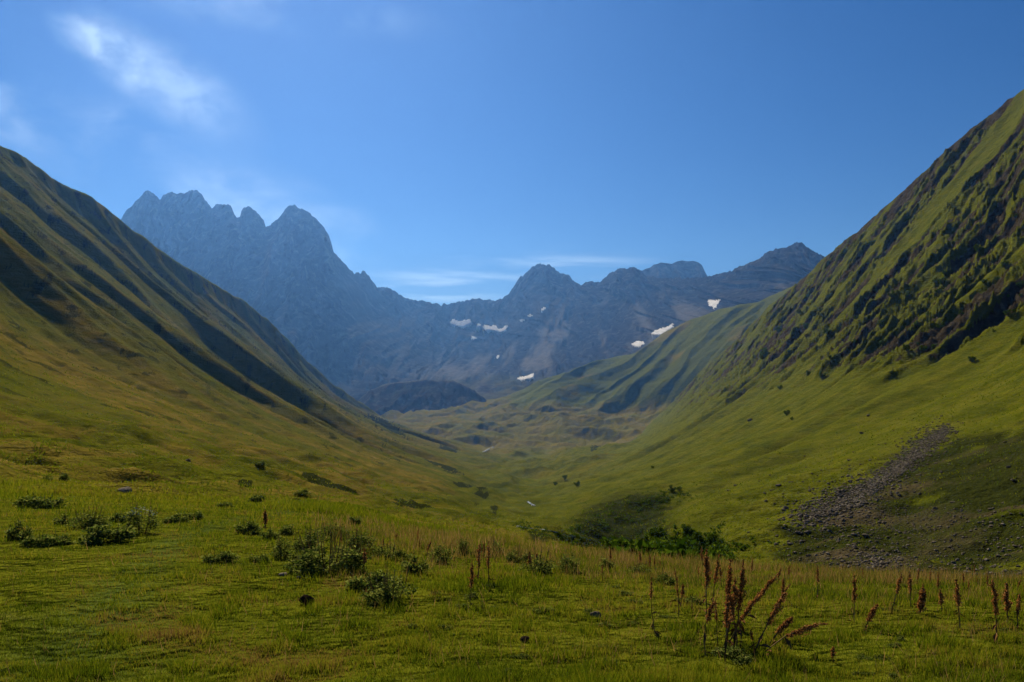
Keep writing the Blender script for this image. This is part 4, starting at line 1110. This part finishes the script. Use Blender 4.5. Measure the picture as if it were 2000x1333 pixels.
for poly, lb in SN:
    P = np.array(poly); u0, v0 = P.min(0) - 1; u1, v1 = P.max(0) + 1; st = 0.5
    ug = np.arange(u0, u1, st); vg = np.arange(v0, v1, st); UU, VV = np.meshgrid(ug, vg)
    un = UU + 3.2 * fbm(UU / 4, VV / 3, 3, 3); vn = VV + 2.0 * fbm(UU / 3.5, VV / 2.5, 3, 8)
    ins = np.zeros(UU.shape, bool); n = len(P)
    for i in range(n):
        x1, y1_ = P[i]; x2, y2_ = P[(i + 1) % n]
        c = ((y1_ > vn) != (y2_ > vn)) & (un < (x2 - x1) * (vn - y1_) / (y2_ - y1_ + 1e-9) + x1); ins ^= c
    yc, _ = mtn_y(float((u0 + u1) / 2), float((v0 + v1) / 2))
    yy = np.array([[mtn_y(a, b)[0] for a in ug] for b in vg])
    A_ = np.stack([np.ones(UU.size), UU.ravel() - UU.mean(), VV.ravel() - VV.mean()], 1)
    A_i = A_[ins.ravel()]; y_i = yy.ravel()[ins.ravel()]
    if len(y_i) < 6: continue
    cf = np.linalg.lstsq(A_i, y_i, rcond=None)[0]; pl_ = A_i @ cf
    cf[0] -= np.percentile(pl_ - y_i, 97) + 2
    yy = (A_ @ cf).reshape(UU.shape)
    vs = np.stack([yy * (UU - 1000) / F, yy, CAMZ + yy * (HV - VV) / F], -1).reshape(-1, 3)
    idx = np.arange(UU.size).reshape(UU.shape); fs = []
    used = {}
    nv = []
    def vid(i):
        if i not in used: used[i] = len(nv); nv.append(vs[i])
        return used[i]
    for r_ in range(UU.shape[0] - 1):
        for c_ in range(UU.shape[1] - 1):
            if ins[r_, c_]: fs.append([vid(idx[r_, c_]), vid(idx[r_ + 1, c_]), vid(idx[r_ + 1, c_ + 1]), vid(idx[r_, c_ + 1])])
    if not fs: continue
    o = poly_mesh('snow_patch', nv, fs, M_snow, smooth=True)
    md = o.modifiers.new('thickness', 'SOLIDIFY'); md.thickness = 60; md.offset = -1
    o['label'] = lb; o['category'] = 'snow patch'; o['group'] = 'snow patches on the mountain wall'
# END_OBJECTS

# ================================================================ haze
def haze_box(x0, x1, y0, y1, z0, z1, density):
    v = [(x, y, z) for z in (z0, z1) for y in (y0, y1) for x in (x0, x1)]
    f = [(0, 2, 3, 1), (4, 5, 7, 6), (0, 1, 5, 4), (2, 6, 7, 3), (0, 4, 6, 2), (1, 3, 7, 5)]
    me = bpy.data.meshes.new('haze'); me.from_pydata(v, [], f); me.update()
    m = bpy.data.materials.new('haze_air'); m.use_nodes = True
    nt = m.node_tree; nt.nodes.clear()
    out = nt.nodes.new('ShaderNodeOutputMaterial'); pv = nt.nodes.new('ShaderNodeVolumePrincipled')
    pv.inputs['Density'].default_value = density
    pv.inputs['Color'].default_value = (0.13, 0.36, 1.0, 1)
    pv.inputs['Anisotropy'].default_value = 0.6
    pv.inputs['Absorption Color'].default_value = (1, 1, 1, 1)
    nt.links.new(pv.outputs[0], out.inputs['Volume'])
    me.materials.append(m)
    o = bpy.data.objects.new('haze', me); COL.objects.link(o); struct(o, 'stuff')
    return o
haze_box(-5600, 5600, -200, 7300, -1300, 1330, 4.4e-5)
